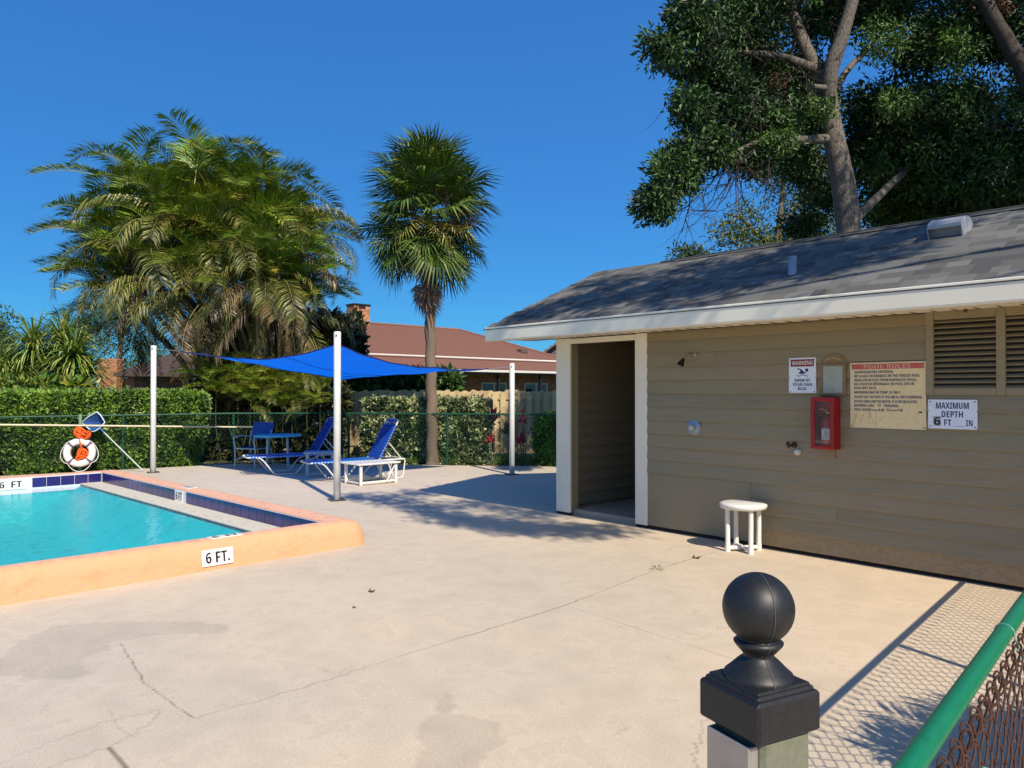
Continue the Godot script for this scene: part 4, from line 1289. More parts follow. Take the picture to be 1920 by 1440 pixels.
# ------------------------------------------------------------------ shade sail
func build_sail() -> void:
	var wm := rough_mat("post_white", [Color(0.78, 0.78, 0.77), Color(0.84, 0.84, 0.82)], 0.8, 0.4, 0.01)
	var names := [["white shade sail post beside the left pool corner", Vector3(-7.03, 0, -15.06), 2.49, 0.052], ["tall white shade sail post nearest the pool, in front of the loungers", Vector3(-2.56, 0, -11.25), 2.47, 0.052], ["white shade sail post near the doorway, partly in shade", Vector3(0.0, 0, -14.69), 2.13, 0.05], ["white shade sail post farthest back, behind the loungers", Vector3(-3.86, 0, -17.0), 2.0, 0.05]]
	var tops := []
	for q in names:
		var o := thing("sail_post", q[0], "post", T(q[1]), "posts of the shade sail")
		var s := st_()
		lathe(s, [Vector2(0, 0), Vector2(q[3], 0), Vector2(q[3], q[2] - 0.01), Vector2(q[3] - 0.01, q[2]), Vector2(0, q[2] + 0.004)], 20)
		part(o, "pole", s, wm)
		s = st_()
		bx(s, Vector3(0, 0.008, 0), Vector3(0.22, 0.016, 0.22), 0.004, Transform3D(Basis(Vector3.UP, 0.5), Vector3.ZERO))
		part(o, "base_plate", s, mat("plate_grey", Color(0.30, 0.30, 0.30), 0.6, 0.3))
		s = st_()
		tube(s, [Vector3(0, q[2] - 0.06, q[3] - 0.005), Vector3(0, q[2] - 0.06, q[3] + 0.015)], 0.012, 8)
		part(o, "eye_bolt", s, M["plate_grey"])
		tops.append(q[1] + Vector3(0, q[2] - 0.06, 0))
	var N: Vector3 = Vector3(-2.62, 2.29, -11.42)
	var L := at(338, 658.5, 14.85)
	var Rr := at(916, 692, 14.3)
	var F := at(641, 712.5, 16.75)
	var o := thing("shade_sail", "blue four cornered shade sail stretched between the white posts", "shade sail")
	var n := 40
	var P := func(u: float, v: float) -> Vector3:
		var uu := 0.5 + (u - 0.5) * (1.0 - 0.12 * 4.0 * v * (1.0 - v))
		var vv := 0.5 + (v - 0.5) * (1.0 - 0.12 * 4.0 * u * (1.0 - u))
		var rip := 0.012 * sin(uu * 23.0 + vv * 5.0) * sin(vv * 17.0) * (1.0 - uu) + 0.008 * sin(vv * 31.0 - uu * 9.0)
		return Vector3(0, rip, 0) + N.lerp(L, uu).lerp(Rr.lerp(F, uu), vv) + Vector3(0, -0.10 * sin(PI * u) * sin(PI * v) - 0.15 * sin(PI * u) * (1.0 - v) - 0.12 * sin(PI * v) * (1.0 - u), 0)
	var s := st_()
	s.set_smooth_group(0)
	for i in n:
		for j in n:
			var a: Vector3 = P.call(float(i) / n, float(j) / n); var b: Vector3 = P.call(float(i + 1) / n, float(j) / n)
			var c: Vector3 = P.call(float(i + 1) / n, float(j + 1) / n); var d: Vector3 = P.call(float(i) / n, float(j + 1) / n)
			face(s, [a, b, c, d], Vector3.UP)
	var sm := mat("sail_blue", Color(0.0, 0.43, 0.90), 0.85)
	sm.backlight_enabled = true
	sm.backlight = Color(0.0, 0.47, 1.0)
	part(o, "cloth", s, sm)
	s = st_()
	for f in [0.34, 0.67]:
		var pts := []
		for i in n + 1: pts.append(P.call(float(f), float(i) / n) + Vector3(0, -0.003, 0))
		tube(s, pts, 0.006, 4)
	part(o, "seam", s, mat("sail_seam", Color(0.0, 0.26, 0.62), 0.8))
	s = st_()
	for e in 4:
		var pts := []
		for i in n + 1:
			var t := float(i) / n
			pts.append(P.call(t if e < 2 else float(e - 2), float(e) if e < 2 else t))
		tube(s, pts, 0.011, 5)
	part(o, "hem", s, mat("sail_hem", Color(0.02, 0.10, 0.36), 0.8))
	var cm := mat("steel_cable", Color(0.62, 0.63, 0.65), 0.4, 0.5)
	for q in [[L, tops[0]], [N, tops[1]], [Rr, tops[2]], [F, tops[3]]]:
		s = st_()
		tube(s, [q[0], q[1]], 0.006, 5)
		part(o, "cable", s, cm)

# ------------------------------------------------------------------ chain link fences
func wire_mesh(w: float, P: float, h: float, r: float, sides: int, loop: bool) -> ArrayMesh:
	var s := st_()
	var pts := []
	var n := int(h / (P / 2))
	for i in n + 1:
		var sg := 1.0 if i % 2 == 0 else -1.0
		var y := h - (n - i) * P / 2
		if i > 0:
			pts.append(Vector3(-sg * w * 0.40 + sg * w * 0.45, y - P * 0.24, r * 1.1 * sg))
		pts.append(Vector3(sg * w * 0.53, y, 0))
	if loop:
		var e: Vector3 = pts[pts.size() - 1]
		var sg := signf(e.x)
		for q in [Vector3(-sg * 0.001, 0.018, 0.005), Vector3(-sg * 0.005, 0.040, 0.009), Vector3(-sg * 0.013, 0.048, 0.004), Vector3(-sg * 0.018, 0.034, -0.005), Vector3(-sg * 0.014, 0.008, -0.008), Vector3(-sg * 0.004, -0.006, 0.007)]:
			pts.append(e + q)
	tube(s, smooth_path(pts, 2) if loop else pts, r, sides, true)
	return fin(s)

func build_near_fence() -> void:
	var o := thing("chain_link_fence", "rusty chain link fence with a green top rail close to the camera", "fence", NX)
	var gm := rough_mat("rail_green", [Color(0.03, 0.34, 0.23), Color(0.05, 0.44, 0.31), Color(0.04, 0.38, 0.27)], 3.0, 0.42, 0.02, 0.15)
	var s := st_()
	tube(s, [Vector3(-0.50, 1.03, 0), Vector3(1.2, 1.032, 0), Vector3(3.0, 1.028, 0), Vector3(5.93, 1.03, 0)], 0.0188, 24)
	part(o, "top_rail", s, gm)
	for x in [3.556, 5.9]:
		s = st_()
		tube(s, [Vector3(x, -0.05, 0), Vector3(x, 1.012, 0)], 0.024, 14)
		part(o, "post", s, gm)
	var rust := rough_mat("rusty_wire", [Color(0.16, 0.08, 0.05), Color(0.30, 0.16, 0.10), Color(0.22, 0.13, 0.09), Color(0.13, 0.10, 0.08)], 9.0, 0.75, 0.03)
	var w := 0.042
	var a := wire_mesh(w, 0.084, 0.93, 0.0025, 5, true)
	var xs := []
	for i in 154:
		# neighbouring wires are mirrored so that their bends hook together
		var b := Basis(Vector3(0, 1, 0), R.randf_range(-0.06, 0.06)) * Basis(Vector3(0, 0, 1), R.randf_range(-0.003, 0.003))
		if i % 2 == 1: b = b * Basis(Vector3.UP, PI)
		xs.append(Transform3D(b, Vector3(-0.49 + i * w * 0.985, 0.035 + R.randf_range(-0.003, 0.003), 0.0255)))
	many(o, "wire_mesh", a, rust, xs)
	var tie := mat("tie_wire", Color(0.45, 0.62, 0.56), 0.4, 0.3)
	for x in [0.86, 1.7, 2.6]:
		s = st_()
		var pts := []
		for i in 13:
			var q := PI * 1.35 * i / 12.0 - 0.25
			pts.append(Vector3(x + i * 0.0009, 1.03 + 0.0208 * sin(q), 0.0208 * cos(q)))
		pts.append(Vector3(x + 0.012, 0.99, 0.03)); pts.push_front(Vector3(x - 0.002, 1.005, 0.030)); pts.push_front(Vector3(x - 0.004, 0.975, 0.033))
		tube(s, pts, 0.0017, 6)
		part(o, "tie", s, tie)
	s = st_()
	tube(s, [Vector3(0.39, 0.90, 0.032), Vector3(0.425, 0.885, 0.042), Vector3(0.45, 0.85, 0.050)], 0.0018, 6)
	part(o, "tie", s, tie)

func build_gate_post() -> void:
	var o := thing("gate_post", "square metal gate post with a black ball finial in the foreground", "gate post", T(Vector3(0.238, 0, -0.744), 0.48))
	var al := rough_mat("olive_metal", [Color(0.36, 0.37, 0.30), Color(0.44, 0.44, 0.37), Color(0.38, 0.40, 0.36)], 5.0, 0.5, 0.02, 0.2)
	var H := 1.375
	var K := Transform3D(Basis().scaled(Vector3.ONE * 1.42), Vector3(0, -0.672, 0))     # drawn as a two inch post, stands as a three inch one with its foot on the deck
	var s := st_()
	bx(s, Vector3(0.002, (H + 0.475) / 2, 0), Vector3(0.044, H - 0.475, 0.047), 0.003)
	part(o, "post", s, al, K)
	var bm := rough_mat("black_plastic", [Color(0.06, 0.062, 0.067), Color(0.12, 0.123, 0.13), Color(0.075, 0.077, 0.083), Color(0.15, 0.15, 0.155)], 9.0, 0.5, 0.02, 0.07)
	s = st_()
	bx(s, Vector3(0, 1.388, 0), Vector3(0.0565, 0.0265, 0.0565), 0.002)
	bx(s, Vector3(0, 1.4015, 0), Vector3(0.051, 0.005, 0.051), 0.0015)
	bx(s, Vector3(0, 1.4045, 0), Vector3(0.047, 0.003, 0.047), 0.001)
	part(o, "cap", s, bm, K)
	var prof := [Vector2(0.0, 1.404), Vector2(0.0225, 1.404), Vector2(0.0235, 1.4065), Vector2(0.0225, 1.409), Vector2(0.019, 1.412), Vector2(0.0145, 1.4165), Vector2(0.0105, 1.420), Vector2(0.0100, 1.4215), Vector2(0.0130, 1.4250), Vector2(0.0160, 1.4285), Vector2(0.0165, 1.4300), Vector2(0.0140, 1.4315)]
	var R0 := 0.0238
	var cy := 1.4525
	for i in 19:
		var a := lerpf(-1.02, PI / 2, i / 18.0)
		prof.append(Vector2(maxf(cos(a) * R0, 0.0), cy + sin(a) * R0))
	s = st_()
	lathe(s, prof, 40)
	part(o, "ball_finial", s, bm, K)
	s = st_()   # mould seam with pale chips
	var sp := []
	for i in range(2, prof.size()):
		sp.append(Vector3(prof[i].x + 0.0001, prof[i].y, 0))
	tube(s, sp, 0.00045, 4)
	part(o, "mould_seam", s, rough_mat("seam_grey", [Color(0.09, 0.09, 0.095), Color(0.35, 0.35, 0.34), Color(0.10, 0.10, 0.10)], 40.0, 0.6, 0.03), K * Transform3D(Basis(Vector3.UP, -1.9), Vector3.ZERO))
	# bright open channel on the front left face
	var sm := rough_mat("bare_aluminium", [Color(0.60, 0.58, 0.56), Color(0.70, 0.68, 0.66)], 4.0, 0.33, 0.01)
	sm.metallic = 0.55
	s = st_()
	var ch := Transform3D(Basis(Vector3.UP, -PI / 2), Vector3(-0.0195, 0.0, 0.0))
	bx(s, Vector3(0.0, 0.923, 0.0080), Vector3(0.039, 0.896, 0.0022), 0.0006, ch)
	for sg in [-1.0, 1.0]:
		bx(s, Vector3(0.0 + sg * 0.0184, 0.923, 0.0035), Vector3(0.0022, 0.896, 0.0070), 0.0006, ch)
	part(o, "channel", s, sm, K)

func build_back_fence() -> void:
	var o := thing("green_chain_fence", "long green chain link fence behind the deck and loungers", "fence")
	var gm := mat("fence_green", Color(0.02, 0.26, 0.17), 0.5)
	var A := [Vector3(-15.5, 0, -10.4), Vector3(-9.8, 0, -14.5), Vector3(-6.2, 0, -17.1), Vector3(-3.8, 0, -17.15), Vector3(0.98, 0, -16.25), Vector3(4.2, 0, -15.2)]
	var H := 1.10
	var rl := st_()
	tube(rl, [A[0] + Vector3(0, H, 0), A[1] + Vector3(0, H, 0), A[2] + Vector3(0, H, 0), A[3] + Vector3(0, H, 0), A[4] + Vector3(0, H, 0), A[5] + Vector3(0, H, 0)], 0.021, 8)
	part(o, "top_rail", rl, gm)
	var pm := tube_mesh([Vector3(0, -0.05, 0), Vector3(0, H + 0.03, 0)], 0.028, 8)
	for i in 5:
		var d: float = A[i].distance_to(A[i + 1])
		var k := maxi(1, int(round(d / 2.4)))
		for j in k:
			part(o, "post", pm, gm, T((A[i] as Vector3).lerp(A[i + 1], float(j) / k)))
	part(o, "post", pm, gm, T(A[3] + Vector3(0.16, 0, 0.02)))
	var wm := wire_mesh(0.042, 0.084, 1.08, 0.0028, 3, false)
	var xs := []
	for i in 5:
		var a: Vector3 = A[i]; var b: Vector3 = A[i + 1]
		var n := int(a.distance_to(b) / 0.042)
		var yaw := -atan2(b.z - a.z, b.x - a.x)
		for j in n:
			xs.append(Transform3D(Basis(Vector3.UP, yaw + (PI if j % 2 else 0.0)), a.lerp(b, (j + 0.5) / n) + Vector3(0, 0.02, 0.03)))
	many(o, "wire_mesh", wm, mat("wire_green", Color(0.05, 0.25, 0.18), 0.5), xs)
	# long pool pole hung on the fence
	var pp := thing("pool_pole", "long cream pole hung level along the green fence", "pole")
	var s := st_()
	tube(s, [Vector3(-10.8, 1.0, -13.6), Vector3(-9.62, 0.965, -14.42), Vector3(-5.75, 0.80, -16.95)], [0.019, 0.019, 0.017], 8)
	part(pp, "shaft", s, mat("cream_pole", Color(0.78, 0.74, 0.62), 0.45))
	s = st_()
	tube(s, [Vector3(-6.02, 0.812, -16.775), Vector3(-5.72, 0.799, -16.97)], 0.023, 8)
	part(pp, "grip", s, mat("grip_grey", Color(0.35, 0.36, 0.34), 0.6))
	# leaf net leaning on the fence
	var nt := thing("leaf_net", "blue leaf skimmer net on a pale pole leaning against the green fence", "pool net")
	var d := 15.35
	var px_ := [[181.7, 772], [189.5, 779.5], [196.8, 791.6], [190, 799], [186.5, 803], [180, 807.3], [173, 809.6], [163, 801], [153, 792], [165.5, 781.5]]
	var fp := []
	for q in px_: fp.append(at(q[0], q[1], d))
	fp.append(fp[0])
	s = st_()
	tube(s, fp, 0.013, 6)
	part(nt, "rim", s, mat("net_rim", Color(0.72, 0.80, 0.82), 0.5))
	s = st_()
	s.set_smooth_group(0)
	var ctr := Vector3.ZERO
	for i in 10: ctr += fp[i] / 10.0
	var deep := ctr + Vector3(0.04, -0.02, -0.10)
	for i in 10:
		var a: Vector3 = fp[i]; var b: Vector3 = fp[i + 1]
		var a2 := a.lerp(deep, 0.6) + Vector3(0, 0, -0.05); var b2 := b.lerp(deep, 0.6) + Vector3(0, 0, -0.05)
		face(s, [a, b, b2, a2], Vector3(0, 0, 1))
		face(s, [a2, b2, deep + Vector3(0, 0, -0.05)], Vector3(0, 0, 1))
	part(nt, "mesh_bag", s, rough_mat("net_blue", [Color(0.05, 0.20, 0.42), Color(0.12, 0.32, 0.56)], 8.0, 0.8, 0.04))
	s = st_()
	tube(s, [at(186.5, 803.5, d), at(191, 806, d), at(197, 813.5, d)], 0.018, 6)
	part(nt, "socket", s, mat("net_socket", Color(0.10, 0.35, 0.6), 0.5))
	s = st_()
	tube(s, [at(194, 810, d), at(268, 882, 15.2)], 0.014, 6)
	part(nt, "handle", s, mat("net_handle", Color(0.66, 0.72, 0.66), 0.45))
	# life ring
	var C := at(149.3, 848.5, 15.1)
	var lr := thing("life_ring", "white life ring with grey bands hanging on the fence post by the pool", "life ring", Transform3D(Basis(Vector3.UP, 0.50).scaled(Vector3.ONE * 0.93), C))
	s = st_()
	s.set_smooth_group(0)
	var rr := 0.235; var tr := 0.072
	var tor := func(u: float, v: float, k := 1.0) -> Vector3:
		return Vector3(cos(u) * (rr + cos(v) * tr * k), sin(u) * (rr + cos(v) * tr * k), sin(v) * tr * 0.8 * k)
	for i in 36:
		for j in 14:
			var u0 := TAU * i / 36; var u1 := TAU * (i + 1) / 36; var v0 := TAU * j / 14; var v1 := TAU * (j + 1) / 14
			quad(s, tor.call(u0, v0), tor.call(u1, v0), tor.call(u1, v1), tor.call(u0, v1))
	part(lr, "ring", s, mat("ring_white", Color(0.84, 0.82, 0.81), 0.45))
	for q in 4:
		s = st_()
		var uc := PI / 4 + q * PI / 2
		for i in 4:
			for j in 14:
				var u0 := uc - 0.10 + 0.05 * i; var u1 := u0 + 0.05; var v0 := TAU * j / 14; var v1 := TAU * (j + 1) / 14
				quad(s, tor.call(u0, v0, 1.03), tor.call(u1, v0, 1.03), tor.call(u1, v1, 1.03), tor.call(u0, v1, 1.03))
		part(lr, "band", s, mat("ring_band", Color(0.35, 0.32, 0.42), 0.6))
	s = st_()
	for q in 4:
		var pts := []
		for i in 9:
			var u := PI / 4 + PI / 2 * (q + i / 8.0)
			var bulge := 0.035 * sin(PI * i / 8.0) * (1.0 if q != 0 else 0.3)
			pts.append(Vector3(cos(u), sin(u), 0) * (rr + tr + 0.008 + bulge) + Vector3(0, -0.05 * sin(PI * i / 8.0), 0.02))
		tube(s, pts, 0.008, 5)
	part(lr, "grab_line", s, M["ring_white"])
	var rp := thing("throw_rope", "orange throw rope bundled on the fence post above the life ring", "rope", Transform3D(Basis(Vector3.UP, 0.5), C))
	s = st_()
	for b in [[Vector3(0.0, 0.40, 0.03), 0.12, 7], [Vector3(0.10, 0.35, 0.04), 0.09, 6], [Vector3(0.05, -0.02, 0.02), 0.10, 8], [Vector3(0.0, -0.07, 0.03), 0.08, 5]]:
		for i in b[2]:
			var pts := []
			var ax := rbasis()
			var sc: float = b[1] * R.randf_range(0.6, 1.1)
			for k in 11:
				var a := TAU * k / 10.0
				pts.append(b[0] + (ax * Vector3(cos(a) * sc, sin(a) * sc * R.randf_range(0.6, 0.9), R.randf_range(-0.02, 0.02))) * Vector3(1, 1.1, 0.5))
			tube(s, pts, 0.011, 5)
	tube(s, smooth_path([Vector3(-0.02, 0.5, 0.03), Vector3(-0.01, 0.3, 0.07), Vector3(0.03, 0.05, 0.08), Vector3(-0.07, -0.12, 0.05)]), 0.011, 5)
	part(rp, "coil", s, mat("rope_orange", Color(0.90, 0.36, 0.09), 0.8))
	var rpost := thing("ring_post", "pale green post that carries the life ring beside the pool", "post", T(at(150, 884, 15.32)))
	s = st_()
	tube(s, [Vector3(0, -0.06, 0), Vector3(0, 1.14, 0)], 0.032, 10)
	part(rpost, "pole", s, mat("pale_green", Color(0.45, 0.55, 0.42), 0.6))
	s = st_()
	bx(s, Vector3(0, 0.62, 0.04), Vector3(0.11, 0.34, 0.02), 0.004, Transform3D(Basis(Vector3.UP, 0.5), Vector3.ZERO))
	part(rpost, "hanger", s, mat("hanger_tan", Color(0.62, 0.52, 0.40), 0.7))

func build_board_fence() -> void:
	var o := thing("board_fence", "tan shadowbox board fence behind the hedges", "fence")
	var tones := []
	for i in 4:
		tones.append(rough_mat("fence_board%d" % i, [Color(0.58 + i * 0.03, 0.50 + i * 0.027, 0.36 + i * 0.022), Color(0.71 + i * 0.025, 0.63 + i * 0.025, 0.47 + i * 0.02), Color(0.64, 0.57, 0.44)], 0.9, 0.85, 0.012, 0.2, true, Vector3(3, 0.5, 3)))
	var meshes := []
	for i in 3:
		var s := st_()
		var h := 1.60 + 0.02 * (i - 1)
		prism(s, PackedVector2Array([Vector2(-0.07, 0), Vector2(0.07, 0), Vector2(0.07, h - 0.03), Vector2(0.045, h), Vector2(-0.045, h), Vector2(-0.07, h - 0.03)]), -0.008, 0.008)
		meshes.append(fin(s))
	var z := -19.6
	var rails := st_()
	for y in [0.25, 0.85, 1.42]:
		bx(rails, Vector3(-2.0, y, z), Vector3(24, 0.085, 0.038), 0.003)
	part(o, "rail", rails, tones[0])
	for i in 108:
		var x := -13.8 + i * 0.219
		if x > 3.8: break
		part(o, "board", meshes[R.randi() % 3], tones[R.randi() % 4], Transform3D(Basis(Vector3(0, 0, 1), R.randf_range(-0.006, 0.006)), Vector3(x, 0.0, z + 0.028)))
		part(o, "board", meshes[R.randi() % 3], tones[R.randi() % 4], Transform3D(Basis(Vector3(0, 0, 1), R.randf_range(-0.006, 0.006)), Vector3(x + 0.11, 0.01, z - 0.028)))

# ------------------------------------------------------------------ plants
func hedge(n: String, label: String, a: Vector3, b: Vector3, thick: float, h: float, leafm: Mesh, m: Material, tones: Array, dens: float, uneven := 0.06) -> void:
	var o := thing(n, label, "hedge", T(a, -atan2(b.z - a.z, b.x - a.x)))
	var L := a.distance_to(b)
	var s := st_()
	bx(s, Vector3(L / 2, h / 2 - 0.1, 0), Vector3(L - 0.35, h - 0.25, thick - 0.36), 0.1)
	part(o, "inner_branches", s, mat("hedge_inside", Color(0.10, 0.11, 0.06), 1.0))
	var xs := []
	var cs := []
	var nz := FastNoiseLite.new(); nz.seed = n.hash() % 500; nz.frequency = 1.3
	var area := L * h + L * thick + 2 * thick * h
	for i in int(area * dens):
		var p := Vector3(R.randf() * L, R.randf() * h, thick / 2)
		var q := R.randf() * area
		if q > L * h:
			q -= L * h
			if q < L * thick: p = Vector3(R.randf() * L, h, (R.randf() - 0.5) * thick)
			else: p = Vector3(0.0 if R.randf() < 0.5 else L, R.randf() * h, (R.randf() - 0.5) * thick)
		elif R.randf() < 0.12: p.z = -thick / 2
		var k := nz.get_noise_3d(p.x, p.y, p.z)
		if p.z > 0 and p.y < h * 0.72 and k < -0.30: continue
		var c := Vector3(L / 2, h / 2, 0)
		p = c + (p - c) * (1.0 + uneven * k) - Vector3(0, 0, absf(R.randfn()) * 0.05 + maxf(-k, 0.0) * 0.16)
		xs.append(Transform3D(rbasis().scaled(Vector3.ONE * R.randf_range(0.75, 1.3)), p))
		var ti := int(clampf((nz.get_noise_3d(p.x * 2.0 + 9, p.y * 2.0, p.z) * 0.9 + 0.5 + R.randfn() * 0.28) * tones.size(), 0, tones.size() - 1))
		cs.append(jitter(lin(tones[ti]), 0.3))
	for i in int(L * 9):   # stray shoots above the clipped top
		var tp := Vector3(R.randf() * L, h, (R.randf() - 0.5) * thick)
		for q in R.randi_range(2, 5):
			xs.append(Transform3D(rbasis().scaled(Vector3.ONE * R.randf_range(0.5, 0.9)), tp + Vector3(R.randfn() * 0.03, 0.035 * q, R.randfn() * 0.03)))
			cs.append(jitter(lin(tones[R.randi() % tones.size()].lightened(0.12)), 0.25))
	many(o, "foliage", leafm, m, xs, cs)

func bark(key: String, a: Color, b: Color) -> StandardMaterial3D:
	return rough_mat(key, [a, b, a.darkened(0.25), b.lightened(0.1)], 1.6, 0.9, 0.02, 0.8, true, Vector3(2.2, 0.7, 2.2))

func build_palms() -> void:
	# ---- feather palm clump
	var fm := vmat("frond_leaf", 0.42, Color(0.45, 0.5, 0.2))
	var g0 := Color(0.27, 0.37, 0.10); var g1 := Color(0.52, 0.56, 0.19); var y1 := Color(0.70, 0.66, 0.24)
	var br0 := Color(0.36, 0.30, 0.20); var br1 := Color(0.55, 0.48, 0.36)
	var live := []
	for i in 10:
		var ris := lerpf(0.15, 1.35, i / 9.0)
		live.append(frond_mesh(R.randf_range(1.6, 2.15), ris, R.randf_range(1.0, 1.65) * (0.6 + ris * 0.55), 72, 0.56, 0.42, 0.42, g0 if i % 3 else Color(0.24, 0.42, 0.12), g1 if i % 4 else y1, 0.034, 0.06))
	var tired := []
	for i in 6:
		tired.append(frond_mesh(R.randf_range(1.7, 2.3), R.randf_range(-0.1, 0.8), R.randf_range(1.5, 2.2), 60, 0.55, 0.0, 1.1, Color(0.33, 0.37, 0.15), Color(0.55, 0.53, 0.30), 0.028, 0.15))
	var dead := []
	for i in 5:
		dead.append(frond_mesh(R.randf_range(1.4, 2.0), R.randf_range(-0.9, -0.3), R.randf_range(0.6, 1.1), 54, 0.55, -0.3, 1.6, br0, br1, 0.026, 0.2))
	var o := thing("feather_palm", "large clump of arching feather palms behind the green fence", "palm", T(Vector3(-6.3, 0, -19.2)))
	var stem_m := rough_mat("palm_stem", [Color(0.30, 0.29, 0.19), Color(0.42, 0.37, 0.23), Color(0.36, 0.34, 0.28)], 1.5, 0.7, 0.02, 0.3, true, Vector3(0.4, 4.0, 0.4))
	var tops := [[235, 285, 19.2], [385, 275, 18.8], [480, 300, 19.5], [320, 345, 18.0], [560, 360, 19.0], [190, 395, 19.6], [585, 400, 20.0], [280, 440, 18.0], [430, 400, 17.9], [545, 455, 18.3], [205, 470, 19.2], [570, 500, 19.0], [370, 500, 17.9], [200, 505, 20.2], [590, 560, 19.8], [420, 335, 20.0], [500, 400, 20.0], [255, 380, 20.3], [340, 300, 19.6], [290, 350, 18.6], [440, 340, 18.6], [520, 330, 19.6], [380, 400, 18.4], [495, 455, 18.0], [580, 430, 19.6], [250, 430, 19.4], [330, 490, 18.6], [425, 470, 19.0], [560, 540, 19.6], [520, 530, 19.4], [240, 550, 19.6]]
	var idx := 0
	for t in tops:
		var top := at(385 + (t[0] - 385) * 0.86, t[1] + 122 - t[1] * 0.14, t[2]) - o.position
		var bx_ := lerpf(at(400, 720, 19.0).x, at(565, 720, 19.0).x, clampf((t[0] - 120) / 540.0, 0, 1)) - o.position.x
		var base := Vector3(bx_ + R.randf_range(-0.3, 0.3), -0.05, R.randf_range(-0.7, 0.7))
		var mid := Vector3(lerpf(base.x, top.x, 0.35), top.y * 0.55, lerpf(base.z, top.z, 0.4))
		var stem := limb(o, "stem", [base, mid, top], 0.062, 0.045, stem_m, 10, 7)
		var nf := R.randi_range(9, 12)
		var y0 := R.randf() * TAU
		for k in nf:
			var yaw := y0 + k * 2.4
			var mi := int(clampf(float(nf - 1 - k) / nf * 10 + R.randf_range(-1, 1), 0, 9))
			var xf := Transform3D(Basis(Vector3.UP, yaw) * Basis(Vector3.RIGHT, R.randf_range(-0.3, 0.3)) * Basis().scaled(Vector3.ONE * R.randf_range(0.85, 1.1)), top + Vector3(0, 0.02 * k, 0))
			var ms: Mesh = live[9 - mi] if (k > 2 and R.randf() < 0.85) or idx % 5 == 0 else tired[R.randi() % 6]
			part(stem, "frond", ms, fm, xf)
		for k in R.randi_range(2, 4):
			var xf := Transform3D(Basis(Vector3.UP, R.randf() * TAU), top - Vector3(0, 0.1 + 0.15 * k, 0))
			part(stem, "dead_frond", dead[R.randi() % 5] if R.randf() < 0.6 else tired[R.randi() % 6], fm, xf)
		idx += 1
	# a few signature fronds: upright bright ones and a yellow fan
	for q in [[365, 345, 17.4, 9, 1.55, 1.0], [330, 420, 17.5, 6, 2.6, 0.8], [295, 445, 17.3, 7, 3.4, 0.8], [430, 545, 17.2, 1, 4.6, 0.7], [475, 480, 17.6, 2, 5.2, 0.8], [190, 520, 18.6, 3, 3.0, 0.9], [205, 470, 18.4, 4, 3.3, 0.9], [560, 570, 18.0, 3, 1.2, 0.8]]:
		part(o, "frond", live[q[3]], fm, Transform3D(Basis(Vector3.UP, q[4]) * Basis().scaled(Vector3.ONE * q[5]), at(q[0], q[1], q[2]) - o.position))
	# young shoots round the foot of the clump
	for q in [[395, 715, 17.8], [430, 735, 17.7], [455, 700, 18.2], [478, 748, 17.6], [520, 725, 17.9], [548, 745, 17.7], [575, 722, 18.3], [600, 742, 18.0], [412, 690, 18.6], [500, 690, 18.8], [445, 752, 17.6], [532, 700, 18.4], [590, 690, 18.8], [405, 740, 17.6], [420, 712, 18.0], [465, 730, 17.9], [490, 720, 18.0], [505, 755, 17.6], [560, 705, 18.2], [530, 760, 17.6], [612, 715, 18.4], [440, 690, 18.6], [470, 765, 17.5], [575, 765, 17.6]]:
		var c: Vector3 = at(q[0], q[1], q[2]) - o.position
		var st := limb(o, "shoot", [Vector3(c.x + R.randf_range(-0.3, 0.3), 0, c.z), Vector3(c.x, c.y * 0.5, c.z), c], 0.018, 0.012, rough_mat("shoot_stem", [Color(0.15, 0.19, 0.08), Color(0.26, 0.26, 0.12)], 2.0, 0.7), 6, 3)
		for k in 6:
			part(st, "frond", live[R.randi_range(1, 8)] if R.randf() < 0.75 else tired[R.randi() % 6], fm, Transform3D(Basis(Vector3.UP, R.randf() * TAU).scaled(Vector3.ONE * R.randf_range(0.32, 0.5)), c))
	# ---- cabbage palm
	o = thing("fan_palm", "single fan palm with a straight rough trunk and a round crown", "palm", T(Vector3(-1.75, 0, -16.88)))
	var tr := st_()
	var pts := []
	var rr := []
	for i in 60:
		var y := 4.75 * i / 59.0
		pts.append(Vector3(-0.10 * pow(i / 59.0, 1.5) + 0.012 * sin(i * 0.8), y - 0.06, 0.012 * sin(i * 0.55)))
		rr.append(0.122 - 0.020 * i / 59.0 + (0.05 if i < 1 else 0.02 if i < 3 else 0.0) + (0.009 if i % 2 else 0.0))
	tube(tr, pts, rr, 18)
	part(o, "trunk", tr, rough_mat("palm_trunk", [Color(0.30, 0.25, 0.20), Color(0.50, 0.43, 0.36), Color(0.38, 0.33, 0.28), Color(0.58, 0.52, 0.45)], 2.6, 0.95, 0.03, 1.0, true, Vector3(1.0, 2.2, 1.0)))
	var bt := st_()
	for i in 40:   # old leaf bases under the crown
		var a := i * 2.4
		var y := 3.75 + i * 0.028
		var d := Vector3(cos(a), 0, sin(a))
		tube(bt, [Vector3(-0.07, y, 0) + d * 0.09, Vector3(-0.07, y + 0.12, 0) + d * 0.16, Vector3(-0.07, y + 0.24, 0) + d * 0.2], [0.04, 0.03, 0.012], 5)
	part(o, "leaf_bases", bt, bark("boot_bark", Color(0.30, 0.24, 0.18), Color(0.45, 0.38, 0.30)))
	var fans := []
	for i in 7:
		fans.append(fan_mesh(R.randf_range(0.62, 0.95), R.randf_range(0.85, 0.98), 48, 5.0, 0.45 + 0.08 * i, Color(0.19, 0.29, 0.11), Color(0.40, 0.46, 0.20)))
	var oldf := []
	for i in 4:
		oldf.append(fan_mesh(R.randf_range(0.6, 0.8), 0.75, 42, 4.6, 1.0, Color(0.42, 0.44, 0.16), Color(0.68, 0.62, 0.32), 0.8))
	var deadf := []
